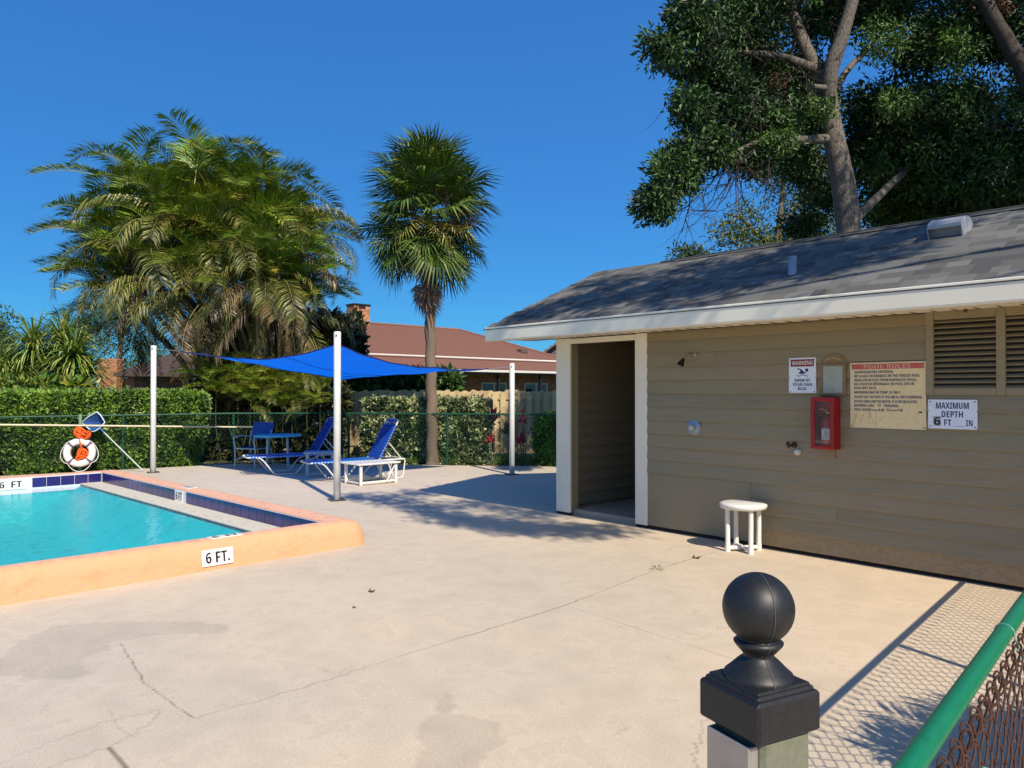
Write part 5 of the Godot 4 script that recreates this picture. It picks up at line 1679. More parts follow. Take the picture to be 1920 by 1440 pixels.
	for i in 3:
		deadf.append(fan_mesh(0.55, 0.7, 36, 2.6, 1.6, Color(0.34, 0.24, 0.16), Color(0.60, 0.48, 0.36), 1.4))
	var top := Vector3(-0.12, 5.42, 0)
	var nfan := 86
	for i in nfan:
		var t := float(i) / nfan
		var el := lerpf(1.5, -0.92, pow(t, 0.95)) + R.randf_range(-0.1, 0.1)
		var yaw := i * 2.39996
		var b := Basis(Vector3.UP, yaw) * Basis(Vector3(0, 0, 1), el) * Basis(Vector3.RIGHT, R.randf_range(-0.5, 0.5))
		var ms: Mesh = fans[R.randi() % 7]
		if t > 0.55 and R.randf() < 0.25: ms = oldf[R.randi() % 4]
		part(o, "fan_leaf", ms, fm, Transform3D(b * Basis().scaled(Vector3.ONE * R.randf_range(0.92, 1.04) * (1.0 + 0.10 * t)), top + Vector3(0, 0.50 - 0.80 * t, 0)))
	for q in [[2.0, -1.2, 4.45], [-1.9, -1.35, 4.25], [4.3, -1.4, 4.35], [-1.5, -1.3, 4.5], [0.6, -1.25, 4.5], [-2.4, -1.45, 4.2]]:
		part(o, "dead_fan", deadf[R.randi() % 3], fm, Transform3D(Basis(Vector3.UP, q[0]) * Basis(Vector3(0, 0, 1), q[1]), Vector3(-0.09, q[2], 0)))
	for q in [[0.2, 5.75, 0.6, 0.5], [-0.55, 5.35, 0.7, 0.4], [0.75, 5.3, 0.65, 0.4]]:   # dry flower stalks
		var s := st_()
		s.set_color(lin(Color(0.45, 0.33, 0.25)))
		for i in 40:
			var c := Vector3(q[0], q[1], q[2]) + rndv(0.22) * Vector3(1, 1.3, 0.8)
			tube(s, [c, c + rndv(0.1), c + rndv(0.18) + Vector3(0, -0.1, 0)], 0.005, 3, false)
		part(o, "flower_stalk", s, fm)
	# ---- strap leaf trees at the far left
	var heads := []
	for i in 3:
		heads.append(rosette(330, 0.98, 0.036, 0.55, Color(0.32, 0.42, 0.16), Color(0.60, 0.64, 0.34), 0.35, -0.7))
	var k := 0
	for g in [["strap_leaf_tree", "pale green strap leaved tree with two drooping heads, left of the palm clump", [[62, 655, 18.0, 0.95], [42, 705, 17.8, 0.85], [80, 700, 18.3, 0.85]]], ["strap_leaf_tree", "pale green strap leaved tree with a spiky upright head, nearest the left house", [[118, 645, 18.4, 1.0], [140, 670, 18.0, 1.0], [160, 705, 18.2, 0.8], [120, 710, 17.9, 0.8]]], ["strap_leaf_tree", "low strap leaved plant at the left edge behind the hedge", [[5, 700, 17.6, 0.8], [-25, 690, 17.8, 0.9], [18, 725, 17.4, 0.7]]]]:
		var hs: Array = g[2]
		var b0 := at(hs[0][0] + 20, 735, 18.2)
		var t := thing(g[0], g[1], "tree", T(Vector3(b0.x, 0, b0.z)), "")
		for hq in hs:
			var p := at(hq[0], hq[1], hq[2]) - t.position
			limb(t, "trunk", [Vector3(R.randf_range(-0.2, 0.2), -0.05, 0), Vector3(p.x * 0.5, p.y * 0.55, p.z * 0.5), p], 0.07, 0.045, bark("grey_bark", Color(0.34, 0.29, 0.24), Color(0.50, 0.44, 0.36)), 8, 4)
			part(t, "leaf_head", heads[k % 3], fm, Transform3D(Basis(Vector3.UP, R.randf() * TAU).scaled(Vector3.ONE * hq[3]), p))
			k += 1
	# ---- red cordylines by the board fence
	var reds := [rosette(26, 0.42, 0.055, 0.5, Color(0.42, 0.04, 0.12), Color(0.72, 0.10, 0.22), 0.5, -0.2), rosette(24, 0.40, 0.05, 0.4, Color(0.16, 0.03, 0.07), Color(0.30, 0.05, 0.12), 0.6, -0.2), rosette(26, 0.40, 0.06, 0.6, Color(0.65, 0.10, 0.20), Color(0.88, 0.30, 0.36), 0.4, -0.3)]
	var nm := ["dark purple cordyline plant, tallest of the red plants left of the sail post", "bright pink red cordyline leaning to the right of the sail post", "low red cordyline at the right foot of the sail post", "low dark red cordyline left of the sail post", "small red cordyline beside the variegated hedge"]
	var q2 := [[925, 790, 17.0, 1, 0.95], [979, 793, 17.0, 2, 0.95], [976, 832, 16.9, 0, 0.85], [950, 815, 17.2, 1, 0.9], [920, 830, 16.9, 0, 0.7]]
	for i in 5:
		var p := at(q2[i][0], q2[i][1], q2[i][2])
		var t := thing("cordyline", nm[i], "plant", T(Vector3(p.x, -0.05, p.z)))
		limb(t, "stem", [Vector3.ZERO, Vector3(0.03, p.y * 0.5, 0), Vector3(0, p.y + 0.05, 0)], 0.014, 0.010, bark("grey_bark", Color.GRAY, Color.GRAY), 6, 3)
		part(t, "leaf_head", reds[q2[i][3]], fm, Transform3D(Basis().scaled(Vector3.ONE * q2[i][4]), Vector3(0, p.y + 0.05, 0)))
		if i == 1:
			part(t, "leaf_head", reds[0], fm, Transform3D(Basis().scaled(Vector3.ONE * 0.7), Vector3(0.28, p.y - 0.2, 0)))
	# ---- spiky plant just outside the frame that throws the shadow beside the rail
	o = thing("spiky_plant", "spiky feather leaved plant outside the chain link fence", "plant", T(Vector3(2.78, 0, -2.15)))
	var stiff := []
	for i in 4:
		stiff.append(frond_mesh(R.randf_range(0.7, 0.95), R.randf_range(0.5, 1.2), R.randf_range(0.6, 1.1), 30, 0.30, 0.35, 0.25, Color(0.15, 0.25, 0.08), Color(0.25, 0.34, 0.12), 0.028))
	for i in 44:
		part(o, "frond", stiff[i % 4], fm, Transform3D(Basis(Vector3.UP, i * 2.39996).scaled(Vector3.ONE * R.randf_range(0.8, 1.05)), Vector3(0, 0.25 + 0.55 * (i % 5) / 4.0, 0)))
	part(o, "trunk", tube_mesh([Vector3(0, -0.05, 0), Vector3(0, 0.5, 0), Vector3(0, 0.85, 0)], [0.12, 0.1, 0.07], 10), M["boot_bark"])

func build_hedges() -> void:
	var lm := leaf_clump(5, 0.05, 0.085, 0.05)
	var hm := vmat("hedge_leaf", 0.45, Color(0.3, 0.35, 0.12))
	var ab := Vector3(3.6, 0, -2.6).normalized()
	var off := Vector3(-0.586, 0, -0.81) * 0.62
	hedge("hedge", "long clipped green hedge behind the pool and life ring", Vector3(-9.8, -0.05, -14.5) - ab * 3.6 + off, Vector3(-9.8, -0.05, -14.5) + ab * 3.75 + off, 1.0, 1.56, lm, hm, [Color(0.17, 0.25, 0.09), Color(0.23, 0.34, 0.10), Color(0.30, 0.43, 0.12), Color(0.37, 0.51, 0.15), Color(0.46, 0.56, 0.20)], 640.0, 0.09)
	var vm := leaf_clump(5, 0.05, 0.08, 0.045)
	hedge("variegated_hedge", "clipped hedge with cream edged leaves on both sides of the fan palm trunk", Vector3(-3.38, -0.05, -17.85), Vector3(-0.55, -0.05, -17.55), 0.8, 1.42, vm, hm, [Color(0.15, 0.20, 0.09), Color(0.22, 0.30, 0.13), Color(0.34, 0.40, 0.22), Color(0.54, 0.57, 0.38), Color(0.66, 0.68, 0.50)], 640.0, 0.08)
	hedge("small_hedge", "small bright green hedge next to the corner of the doorway", Vector3(0.62, -0.05, -17.1), Vector3(2.2, -0.05, -16.7), 0.7, 1.05, lm, hm, [Color(0.22, 0.35, 0.09), Color(0.32, 0.50, 0.12), Color(0.42, 0.60, 0.17)], 620.0, 0.08)
	var bl := leaf_clump(5, 0.12, 0.24, 0.09)
	hedge("broad_leaf_bush", "row of dark broad leaved bushes behind the board fence under the sail", Vector3(-4.6, -0.05, -21.2), Vector3(-1.6, -0.05, -21.2), 0.8, 2.05, bl, hm, [Color(0.16, 0.26, 0.10), Color(0.24, 0.38, 0.14), Color(0.12, 0.18, 0.08)], 130.0, 0.12)
	hedge("dark_shrub", "tall dark shrub filling the shade behind the feather palms", Vector3(-8.4, -0.05, -21.3), Vector3(-4.4, -0.05, -21.3), 1.2, 3.6, bl, hm, [Color(0.10, 0.14, 0.07), Color(0.16, 0.20, 0.10), Color(0.14, 0.13, 0.08)], 110.0, 0.25)  # added shrub, its dark leaf tones stand for shade behind the stems
	hedge("shaded_undergrowth", "dark leafy undergrowth between the feather palm stems and the green fence", Vector3(-8.0, -0.05, -18.7), Vector3(-4.3, -0.05, -18.5), 0.7, 1.5, bl, hm, [Color(0.09, 0.12, 0.06), Color(0.14, 0.18, 0.08), Color(0.20, 0.26, 0.10), Color(0.28, 0.28, 0.14)], 120.0, 0.3)  # added to darken the palm foot, shade is put into the leaf tones
	hedge("leafy_weeds", "yellow green leafy plants above the hedge at the far left", Vector3(-11.6, -0.05, -16.6), Vector3(-9.4, -0.05, -16.9), 0.6, 1.72, bl, hm, [Color(0.30, 0.42, 0.12), Color(0.44, 0.46, 0.14), Color(0.22, 0.32, 0.10)], 110.0, 0.2)

func B_(l: Array, k: float, origin: Vector3) -> Array:   # [px, py, depth, rx px, ry px, weight]
	var o := []
	for q in l:
		var s: float = q[2] / FOC
		o.append([at(q[0], q[1], q[2]) - origin, Vector3(q[3] * s, q[4] * s, (q[3] + q[4]) * 0.6 * s), q[5] * k])
	return o

func build_trees() -> void:
	var lm := vmat("oak_leaf", 0.58, Color(0.22, 0.26, 0.06))
	var clump := leaf_clump(22, 0.21, 0.110, 0.046, 0.15)
	var tones := [lin(Color(0.18, 0.28, 0.11)), lin(Color(0.22, 0.34, 0.13)), lin(Color(0.14, 0.21, 0.10)), lin(Color(0.26, 0.39, 0.14)), lin(Color(0.16, 0.23, 0.11))]
	var bk := bark("oak_bark", Color(0.30, 0.275, 0.25), Color(0.50, 0.465, 0.425))
	var O := Vector3(at(1594, 740, 13.0).x, 0, -13.0)
	var o := thing("oak_tree", "tall tree with a forked grey trunk behind the bath house roof", "tree", T(O))
	var pt := func(l: Array) -> Array:
		var q := []
		for a in l: q.append(at(a[0], a[1], a[2]) - O)
		return q
	limb(o, "trunk", pt.call([[1602, 760, 13.0], [1596, 560, 13.0], [1592, 440, 13.0], [1580, 340, 13.0], [1562, 250, 13.0], [1551, 175, 13.0]]), 0.25, 0.15, bk, 18, 7)
	limb(o, "limb", pt.call([[1552, 190, 13.0], [1540, 150, 13.1], [1515, 100, 13.2], [1490, 40, 13.3], [1462, -40, 13.3], [1430, -140, 13.3]]), 0.135, 0.08, bk, 14)
	limb(o, "limb", pt.call([[1552, 185, 12.95], [1558, 130, 12.8], [1578, 70, 12.7], [1600, -5, 12.6], [1625, -110, 12.6]]), 0.14, 0.085, bk, 14)
	limb(o, "limb", pt.call([[1600, 415, 13.0], [1640, 375, 13.3], [1700, 318, 13.9], [1760, 268, 14.4], [1812, 228, 14.8]]), 0.085, 0.04, bk, 12)
	limb(o, "limb", pt.call([[1562, 260, 13.0], [1510, 262, 12.8], [1440, 262, 12.4], [1350, 300, 12.0], [1270, 345, 11.7]]), 0.09, 0.02, bk, 10)
	limb(o, "limb", pt.call([[1530, 130, 13.1], [1470, 108, 12.9], [1380, 98, 12.6], [1320, 105, 12.3]]), 0.08, 0.025, bk, 10)
	limb(o, "limb", pt.call([[1566, 170, 13.2], [1590, 130, 13.6], [1640, 80, 13.9], [1690, 30, 14.0]]), 0.07, 0.03, bk, 10)
	var tw := st_()
	for q in [[1350, 300, 12.0], [1300, 330, 11.8], [1440, 262, 12.4], [1385, 98, 12.6], [1330, 105, 12.4], [1470, 108, 12.9], [1490, 40, 13.3], [1380, 290, 12.2], [1420, 270, 12.3]]:
		for k in 3:
			twigs(tw, at(q[0], q[1], q[2]) - O, (rndv() + Vector3(-0.3, -0.2, 0.2)).normalized(), 0.9, 0.016, 2)
	for q in [[1375, 290, 12.2], [1390, 285, 12.2]]:
		for k in 3:
			twigs(tw, at(q[0], q[1], q[2]) - O, Vector3(R.randf_range(-0.4, 0.3), -1, 0.1).normalized(), 1.0, 0.014, 2)
	part(o, "twigs", tw, bark("twig_bark", Color(0.16, 0.13, 0.11), Color(0.24, 0.20, 0.17)))
	var st := st_()
	tube(st, [at(1555, 165, 12.9) - O, at(1523, 163, 12.6) - O], 0.05, 8)
	part(o, "cut_stub", st, bk)
	var l := [[1300, 30, 12, 45, 50, 1.2], [1255, 105, 12, 42, 26, 0.6], [1225, 85, 12, 14, 14, 0.12], [1370, 50, 12.8, 75, 60, 2], [1330, 135, 12.4, 65, 30, 1.1], [1420, 130, 13.6, 65, 50, 1.6], [1300, 200, 12, 42, 34, 0.9], [1370, 205, 12.6, 75, 45, 1.8], [1440, 225, 13.2, 70, 50, 1.7], [1325, 275, 12, 52, 30, 1.0], [1280, 300, 11.8, 36, 28, 0.7], [1262, 335, 11.6, 42, 34, 0.9], [1232, 380, 11.5, 34, 28, 0.7], [1410, 300, 12.5, 40, 22, 0.6],
		[1450, 10, 13, 90, 60, 2.2], [1540, 20, 14.2, 60, 60, 1.5], [1660, 25, 13.8, 80, 42, 1.7], [1500, 140, 14.4, 60, 60, 1.5], [1730, 95, 13.4, 60, 45, 1.4], [1800, 60, 13.4, 80, 60, 2], [1890, 50, 13.2, 60, 80, 2], [1520, 210, 14.4, 60, 50, 1.6], [1640, 195, 14.2, 55, 45, 1.4], [1710, 215, 13.8, 75, 50, 2], [1785, 195, 13.4, 80, 60, 2.2], [1865, 215, 13, 80, 70, 2.4], [1680, 290, 14.2, 80, 50, 2.2], [1765, 300, 13.8, 80, 55, 2.4], [1855, 320, 13.4, 90, 60, 2.6], [1625, 255, 14.5, 60, 60, 1.6], [1700, 345, 15, 60, 40, 1.4], [1750, 385, 15.2, 70, 34, 1.6], [1830, 385, 14.6, 80, 36, 2], [1905, 375, 14, 60, 50, 1.8], [1490, 290, 14, 46, 40, 1.0], [1520, 320, 14.4, 40, 40, 0.8], [1655, 325, 15, 50, 40, 1.2], [1660, 390, 15.4, 50, 34, 1.1], [1720, 410, 15.6, 60, 26, 1.2], [1545, 370, 15.4, 34, 30, 0.7], [1500, 425, 16, 40, 20, 0.7], [1450, -90, 13.2, 180, 50, 3], [1700, -80, 13.4, 160, 60, 3], [1920, -60, 13.2, 130, 80, 2.5], [1980, 250, 13.2, 70, 140, 2]]
	crown(o, "crown", B_(l, 112.0, O), clump, lm, tones, 0.7, 1.2, 0.42, -0.3)
	# leaf colour lightened as sunlight on a few near boughs, and a dry brown patch
	crown(o, "sun_tinted_sprays", B_([[1450, 270, 12.2, 40, 14, 1], [1545, 205, 12.6, 18, 16, 0.6], [1655, 75, 12.8, 50, 34, 1.2], [1790, 95, 12.8, 40, 30, 1.0], [1350, 285, 11.8, 20, 12, 0.5], [1690, 200, 13, 40, 30, 0.7]], 34.0, O), clump, lm, [lin(Color(0.28, 0.40, 0.11)), lin(Color(0.24, 0.35, 0.11))], 0.6, 1.0)
	crown(o, "dry_leaves", B_([[1865, 10, 12.6, 24, 18, 0.8], [1450, 165, 12.8, 20, 30, 0.4], [1850, 395, 14, 40, 20, 0.5]], 30.0, O), clump, lm, [lin(Color(0.40, 0.25, 0.13)), lin(Color(0.30, 0.22, 0.12))], 0.5, 0.9)
	# second dark tree at the right edge
	var O2 := Vector3(at(1990, 740, 12.2).x, 0, -12.2)
	o = thing("oak_tree", "dark leaning trunk at the right edge of the crown, behind the hood vent", "tree", T(O2))
	limb(o, "trunk", [Vector3(0.2, -0.1, 0), at(1985, 400, 12.3) - O2, at(1935, 170, 12.4) - O2, at(1895, 90, 12.5) - O2, at(1855, 20, 12.5) - O2, at(1810, -80, 12.6) - O2], 0.19, 0.09, bark("dark_bark", Color(0.20, 0.17, 0.15), Color(0.30, 0.26, 0.23)), 14, 6)
	crown(o, "crown", B_([[1985, 150, 12.8, 50, 100, 2], [1920, 290, 13.4, 60, 60, 1.6], [1850, -120, 12.8, 140, 60, 2.2], [2060, 60, 12.6, 100, 140, 2.4]], 56.0, O2), clump, lm, tones)
	# lighter tree farther behind
	var O3 := Vector3(at(1440, 740, 24.0).x, 0, -24.0)
	o = thing("olive_tree", "olive yellow leaved tree seen through the gap left of the grey trunk", "tree", T(O3))
	limb(o, "trunk", [Vector3(0, -0.1, 0), at(1445, 560, 24) - O3, at(1460, 440, 24) - O3, at(1470, 330, 24) - O3], 0.22, 0.05, bk, 10, 5)
	limb(o, "limb", [at(1450, 470, 24) - O3, at(1420, 440, 24) - O3, at(1390, 410, 23.8) - O3, at(1360, 400, 23.6) - O3], 0.09, 0.02, bk, 8, 4)
	limb(o, "limb", [at(1455, 430, 24) - O3, at(1500, 380, 24) - O3, at(1530, 345, 24) - O3], 0.09, 0.03, bk, 8, 4)
	var cl3 := leaf_clump(18, 0.34, 0.16, 0.05, 0.2)
	crown(o, "crown", B_([[1480, 310, 24, 55, 24, 1.3], [1455, 345, 24, 40, 20, 0.6], [1400, 420, 23.8, 40, 34, 0.9], [1365, 445, 23.6, 34, 26, 0.8], [1430, 455, 24, 40, 22, 0.8], [1500, 400, 24.4, 50, 40, 1.1], [1530, 350, 24.4, 44, 36, 1.0], [1545, 430, 24.4, 50, 40, 1.4], [1480, 460, 24.4, 50, 26, 1.2], [1660, 415, 24, 40, 26, 1.0], [1640, 380, 24.5, 30, 30, 0.7]], 44.0, O3), cl3, vmat("olive_leaf", 0.5, Color(0.4, 0.4, 0.12)), [lin(Color(0.36, 0.40, 0.15)), lin(Color(0.48, 0.48, 0.18)), lin(Color(0.22, 0.32, 0.12)), lin(Color(0.17, 0.27, 0.11))], 0.7, 1.2)
	var far_m := vmat("far_leaf", 0.5, Color(0.3, 0.35, 0.12))
	var far := func(n: String, lab: String, base: Array, trunk: Array, blobs: Array, cols: Array, k: float) -> void:
		var Of := Vector3(at(base[0], 740, base[1]).x, 0, -base[1])
		var t := thing(n, lab, "tree", T(Of), "")
		var q := [Vector3(0, -0.1, 0)]
		for a in trunk: q.append(at(a[0], a[1], base[1]) - Of)
		limb(t, "trunk", q, 0.2, 0.08, bk, 8, 4)
		crown(t, "crown", B_(blobs, k, Of), cl3, far_m, cols)
	var gr := [lin(Color(0.22, 0.32, 0.12)), lin(Color(0.30, 0.40, 0.16)), lin(Color(0.16, 0.24, 0.10))]
	far.call("small_tree", "tip of a small green tree behind the left end of the roof ridge", [1286, 30.0], [[1286, 600], [1286, 500]], [[1286, 478, 30, 20, 12, 1], [1310, 482, 30, 14, 9, 0.6], [1290, 520, 30, 40, 30, 1.5]], gr, 40.0)
	far.call("pine_tree", "flat crowned green tree between the strap leaved trees and the palm clump", [222, 38.0], [[222, 690], [227, 640], [232, 600]], [[160, 608, 38, 24, 14, 1], [190, 590, 38, 30, 18, 1.2], [230, 580, 38, 34, 20, 1.4], [250, 610, 38, 40, 22, 1.4], [180, 625, 38, 30, 12, 0.9], [205, 645, 38, 24, 12, 0.6], [270, 650, 38, 34, 30, 1.2]], gr, 40.0)
	far.call("bushy_tree", "dark green tree at the left edge of the picture", [0, 30.0], [[0, 690], [-4, 640]], [[-10, 610, 30, 24, 30, 1.2], [8, 650, 30, 20, 24, 1.1], [-20, 670, 30, 40, 40, 1.8], [12, 690, 30, 16, 16, 0.6]], gr, 44.0)
	far.call("bushy_tree", "bushy green tree far behind the brick chimney on the left", [250, 44.0], [[250, 700]], [[230, 690, 44, 40, 14, 1], [280, 680, 44, 50, 20, 1.4], [190, 700, 44, 30, 12, 0.8], [340, 670, 44, 60, 30, 2]], gr, 40.0)

# the tree over the camera, outside the frame, whose shade falls on roof and deck
func build_shade_tree(sun: Vector3) -> void:
	var O := Vector3(9.0, 0, -0.6)
	var o := thing("shade_tree", "spreading shade tree standing outside the fence behind the camera", "tree", T(O))
	var bk: Material = M["oak_bark"]
	limb(o, "trunk", [Vector3(0, -0.1, 0), Vector3(-0.1, 2.5, 0), Vector3(-0.2, 5.0, -0.1), Vector3(-0.4, 6.2, -0.3)], 0.34, 0.2, bk, 14)
	limb(o, "limb", [Vector3(-0.3, 5.8, -0.2), Vector3(-2.2, 7.6, -0.6), Vector3(-4.6, 8.8, -1.2)], 0.08, 0.02, bk, 10)
	limb(o, "limb", [Vector3(-0.4, 6.2, -0.3), Vector3(-1.2, 7.8, 0.6), Vector3(-2.4, 8.8, 1.2)], 0.08, 0.02, bk, 10)
	var l := []
	var cast := func(p: Vector3, h: float, r: float, n: float) -> void:
		var c := p + sun * ((h - p.y) / sun.y)
		l.append([c - O, Vector3(r, r * 0.7, r), n])
	for q in SHADE:
		var p: Vector3
		if q[0] == 0: p = onground(q[1], q[2])
		elif q[0] == 2: p = at(q[1], q[2], 13.0)     # a point on the oak
		else:      # a point on the bath house roof, in its own frame: [1, x along, share of the slope]
			p = HX * Vector3(q[1], 2.42 + 0.93 * q[2], 0.7 - 2.1 * q[2])
		cast.call(p, q[3], q[4], q[5])
	crown(o, "crown", l, leaf_clump(16, 0.26, 0.12, 0.05, 0.1), M["oak_leaf"], [lin(Color(0.16, 0.24, 0.09)), lin(Color(0.20, 0.31, 0.11))], 0.8, 1.2, 0.4)

const SHADE := [
	[0, 680, 932, 8.4, 0.34, 26], [0, 740, 940, 8.6, 0.40, 34], [0, 800, 955, 8.4, 0.42, 38], [0, 850, 968, 8.6, 0.42, 38], [0, 905, 980, 8.4, 0.40, 36], [0, 960, 985, 8.7, 0.42, 36], [0, 1020, 992, 8.5, 0.42, 36], [0, 1090, 995, 8.4, 0.34, 26], [0, 1150, 992, 8.4, 0.26, 16], [0, 900, 945, 8.8, 0.45, 34], [0, 780, 925, 8.9, 0.35, 22], [0, 1000, 960, 8.9, 0.45, 34], [0, 860, 920, 9.2, 0.35, 20],
	[2, 1590, 420, 10.0, 0.7, 22], [2, 1580, 350, 10.6, 0.6, 18], [2, 1700, 330, 11.0, 1.0, 38], [2, 1800, 320, 11.2, 1.1, 44], [2, 1880, 300, 11.4, 1.1, 44], [2, 1750, 240, 12.0, 0.9, 27], [2, 1850, 380, 10.8, 1.0, 38], [2, 1680, 390, 10.6, 0.8, 27], [2, 1330, 230, 12.6, 0.6, 16], [2, 1270, 340, 11.6, 0.6, 18], [2, 1420, 170, 12.8, 0.6, 16],  # unseen leaf clumps added toward the sun to dim the oak
	[1, -3.3, 0.22, 8.6, 0.20, 23], [1, -2.7, 0.42, 8.4, 0.25, 28], [1, -2.1, 0.28, 8.6, 0.28, 35], [1, -1.6, 0.42, 8.4, 0.30, 43], [1, -1.0, 0.30, 8.5, 0.34, 52], [1, -0.7, 0.62, 8.6, 0.34, 57], [1, -0.2, 0.36, 8.4, 0.34, 57], [1, 0.3, 0.74, 8.6, 0.36, 62], [1, 0.5, 0.42, 8.5, 0.30, 43], [1, 1.0, 0.82, 8.8, 0.34, 52], [1, 1.1, 0.50, 8.6, 0.20, 20], [1, -3.0, 0.72, 8.6, 0.2, 16], [1, -2.4, 0.60, 8.6, 0.28, 22], [1, -1.6, 0.75, 8.5, 0.28, 22], [1, 0.1, 0.55, 8.5, 0.30, 24], [1, -0.3, 0.85, 8.6, 0.30, 20], [1, 0.6, 0.65, 8.5, 0.26, 18], [1, 2.2, 0.92, 8.6, 0.2, 8],
]

# ------------------------------------------------------------------ houses
func brick_tex() -> ImageTexture:   # too far away to tell single bricks apart
	var im := Image.create(256, 256, false, Image.FORMAT_RGB8)
	im.fill(Color(0.66, 0.60, 0.53))
	for j in 16:
		for i in 9:
			var c := jitter(Color(0.60, 0.40, 0.28), 0.22)
			im.fill_rect(Rect2i(int(i * 32 - (16 if j % 2 else 0)), j * 16, 30, 14), c)
	return ImageTexture.create_from_image(im)

func slope(s: SurfaceTool, a: Vector3, b: Vector3, c: Vector3, d: Vector3, n: int, lift: float) -> void:   # courses from eave a-b up to ridge d-c
	for i in n:
		var t0 := float(i) / n; var t1 := float(i + 1) / n
		var p := a.lerp(d, t0); var q := b.lerp(c, t0); var r := b.lerp(c, t1); var u := a.lerp(d, t1)
		var nr := (q - p).cross(u - p).normalized()
		if nr.y < 0: nr = -nr
		face(s, [p + nr * lift, q + nr * lift, r, u], nr)
		face(s, [p, q, q + nr * lift, p + nr * lift], (a - d))

func build_houses() -> void:
	var brick := mat("brick_wall", Color.WHITE, 0.9)
	brick.albedo_texture = brick_tex()
	tri(brick, Vector3.ONE * 0.85, false)
	var tan_brick := mat("tan_brick", Color(1.15, 1.1, 0.95), 0.9)
	tan_brick.albedo_color = Color(1, 1, 0.9)
	tan_brick.albedo_texture = brick.albedo_texture
	tri(tan_brick, Vector3.ONE * 0.85, false)
	var red := rough_mat("red_shingle", [Color(0.33, 0.23, 0.20), Color(0.57, 0.41, 0.35), Color(0.43, 0.30, 0.26), Color(0.68, 0.51, 0.45)], 0.9, 0.95, 0.07, 0.0, false, Vector3(0.8, 2.4, 0.8))
	var white := mat("house_white", Color(0.80, 0.78, 0.75), 0.5)
	var darkw := mat("house_dark", Color(0.10, 0.09, 0.09), 0.5)
	var glass := mat("house_glass", Color(0.10, 0.12, 0.14), 0.08)
	var h := thing("brick_house", "low brick house with a red brown hipped roof behind the board fence", "house", T(Vector3(-3.47, 0, -27.8), 0.755))
	var s := st_()
	var x0 := -4.5; var x1 := 11.0
	var e0 := Vector3(x0, 2.45, 0); var e1 := Vector3(x1, 2.45, 0)
	var r0 := Vector3(x0 + 5.2, 4.57, -6.36); var r1 := Vector3(7.19, 4.57, -6.36)
	var f0 := Vector3(x0, 2.45, -12.7); var f1 := Vector3(x1, 2.45, -12.7)
	slope(s, e0, e1, r1, r0, 44, 0.022)
	slope(s, e1, f1, r1, r1, 44, 0.022)
	slope(s, f1, f0, r0, r1, 20, 0.02)
	slope(s, f0, e0, r0, r0, 20, 0.02)
	var roof := part(h, "roof", s, red)
	s = st_()
	tube(s, [r0 + Vector3(0, 0.03, 0), r1 + Vector3(0, 0.03, 0)], 0.05, 6)
	tube(s, [r1 + Vector3(0, 0.03, 0), e1 + Vector3(0, 0.04, 0)], 0.05, 6)
	part(roof, "ridge_cap", s, red)
	s = st_()
	bx(s, Vector3(3.25, 2.38, 0.05), Vector3(15.6, 0.10, 0.09), 0.01)
	part(h, "gutter", s, white)
	s = st_()
	bx(s, Vector3(3.25, 2.30, 0.0), Vector3(15.5, 0.07, 0.04))
	bx(s, Vector3(3.25, 2.34, -1.1), Vector3(15.4, 0.03, 2.2))
	part(h, "soffit", s, darkw)
	s = st_()
	var k := 1.165 / 6.36
	tube(s, [e0.lerp(r0, k) + Vector3(0, 0.09, 0) + Vector3(2.2, 0, 0), e1.lerp(r1, k) + Vector3(0, 0.09, 0)], 0.045, 6)
	part(roof, "white_pipe", s, white)
	s = st_()
	bx(s, Vector3(3.4, 1.17, -7.0), Vector3(14.0, 2.34, 9.0))
	part(h, "wall", s, brick)
	for x in [-4.0, -0.6, 1.9, 4.2, 6.6, 9.0]:
		s = st_()
		bx(s, Vector3(x, 1.15, -0.2), Vector3(0.10, 2.3, 0.10))
		part(h, "porch_post", s, darkw)
	for x in [-2.6, 0.6, 3.1, 6.0, 8.6]:
		s = st_()
		bx(s, Vector3(x, 1.35, -2.47), Vector3(1.5, 1.25, 0.05))
		var w := part(h, "window", s, white)
		for sg in [-0.36, 0.36]:
			s = st_()
			bx(s, Vector3(x + sg, 1.35, -2.442), Vector3(0.62, 1.1, 0.012))
			part(w, "pane", s, glass)
	for x in [-2.1, 9.9]:
		s = st_()
		bx(s, Vector3(x, 0.85, -0.3), Vector3(0.9, 1.7, 0.3), 0.01)
		part(h, "brick_pier", s, brick)
	s = st_()
	bx(s, Vector3(1.5, 4.4, -6.3), Vector3(0.78, 1.8, 0.62), 0.01)
	var ch := part(h, "chimney", s, tan_brick)
	s = st_()
	bx(s, Vector3(1.5, 5.33, -6.3), Vector3(0.86, 0.07, 0.70), 0.01)
	bx(s, Vector3(1.5, 5.22, -5.985), Vector3(0.34, 0.12, 0.02))
	part(ch, "chimney_cap", s, darkw)
	s = st_()
	bx(s, Vector3(8.0, 3.42, -2.75), Vector3(0.42, 0.2, 0.36), 0.03)
	part(roof, "roof_vent", s, mat("vent_brown", Color(0.34, 0.28, 0.25), 0.6))
	# grey gable house at the right
	h = thing("gable_house", "grey sided gable of a house rising beyond the red brown roof", "house", T(Vector3(5.8, 0, -44)))
	s = st_()
	for i in 28:
		var y := 0.0 + i * 0.21
		var half := 4.6 if y < 3.3 else maxf(0.0, 4.6 * (6.6 - y) / 3.3)
		if half > 0.05: bx(s, Vector3(0, y + 0.105, -0.0 - 0.0), Vector3(half * 2, 0.21, 0.1), 0.0, Transform3D(Basis(Vector3.RIGHT, -0.06), Vector3(0, 0, 0)) if false else Transform3D())
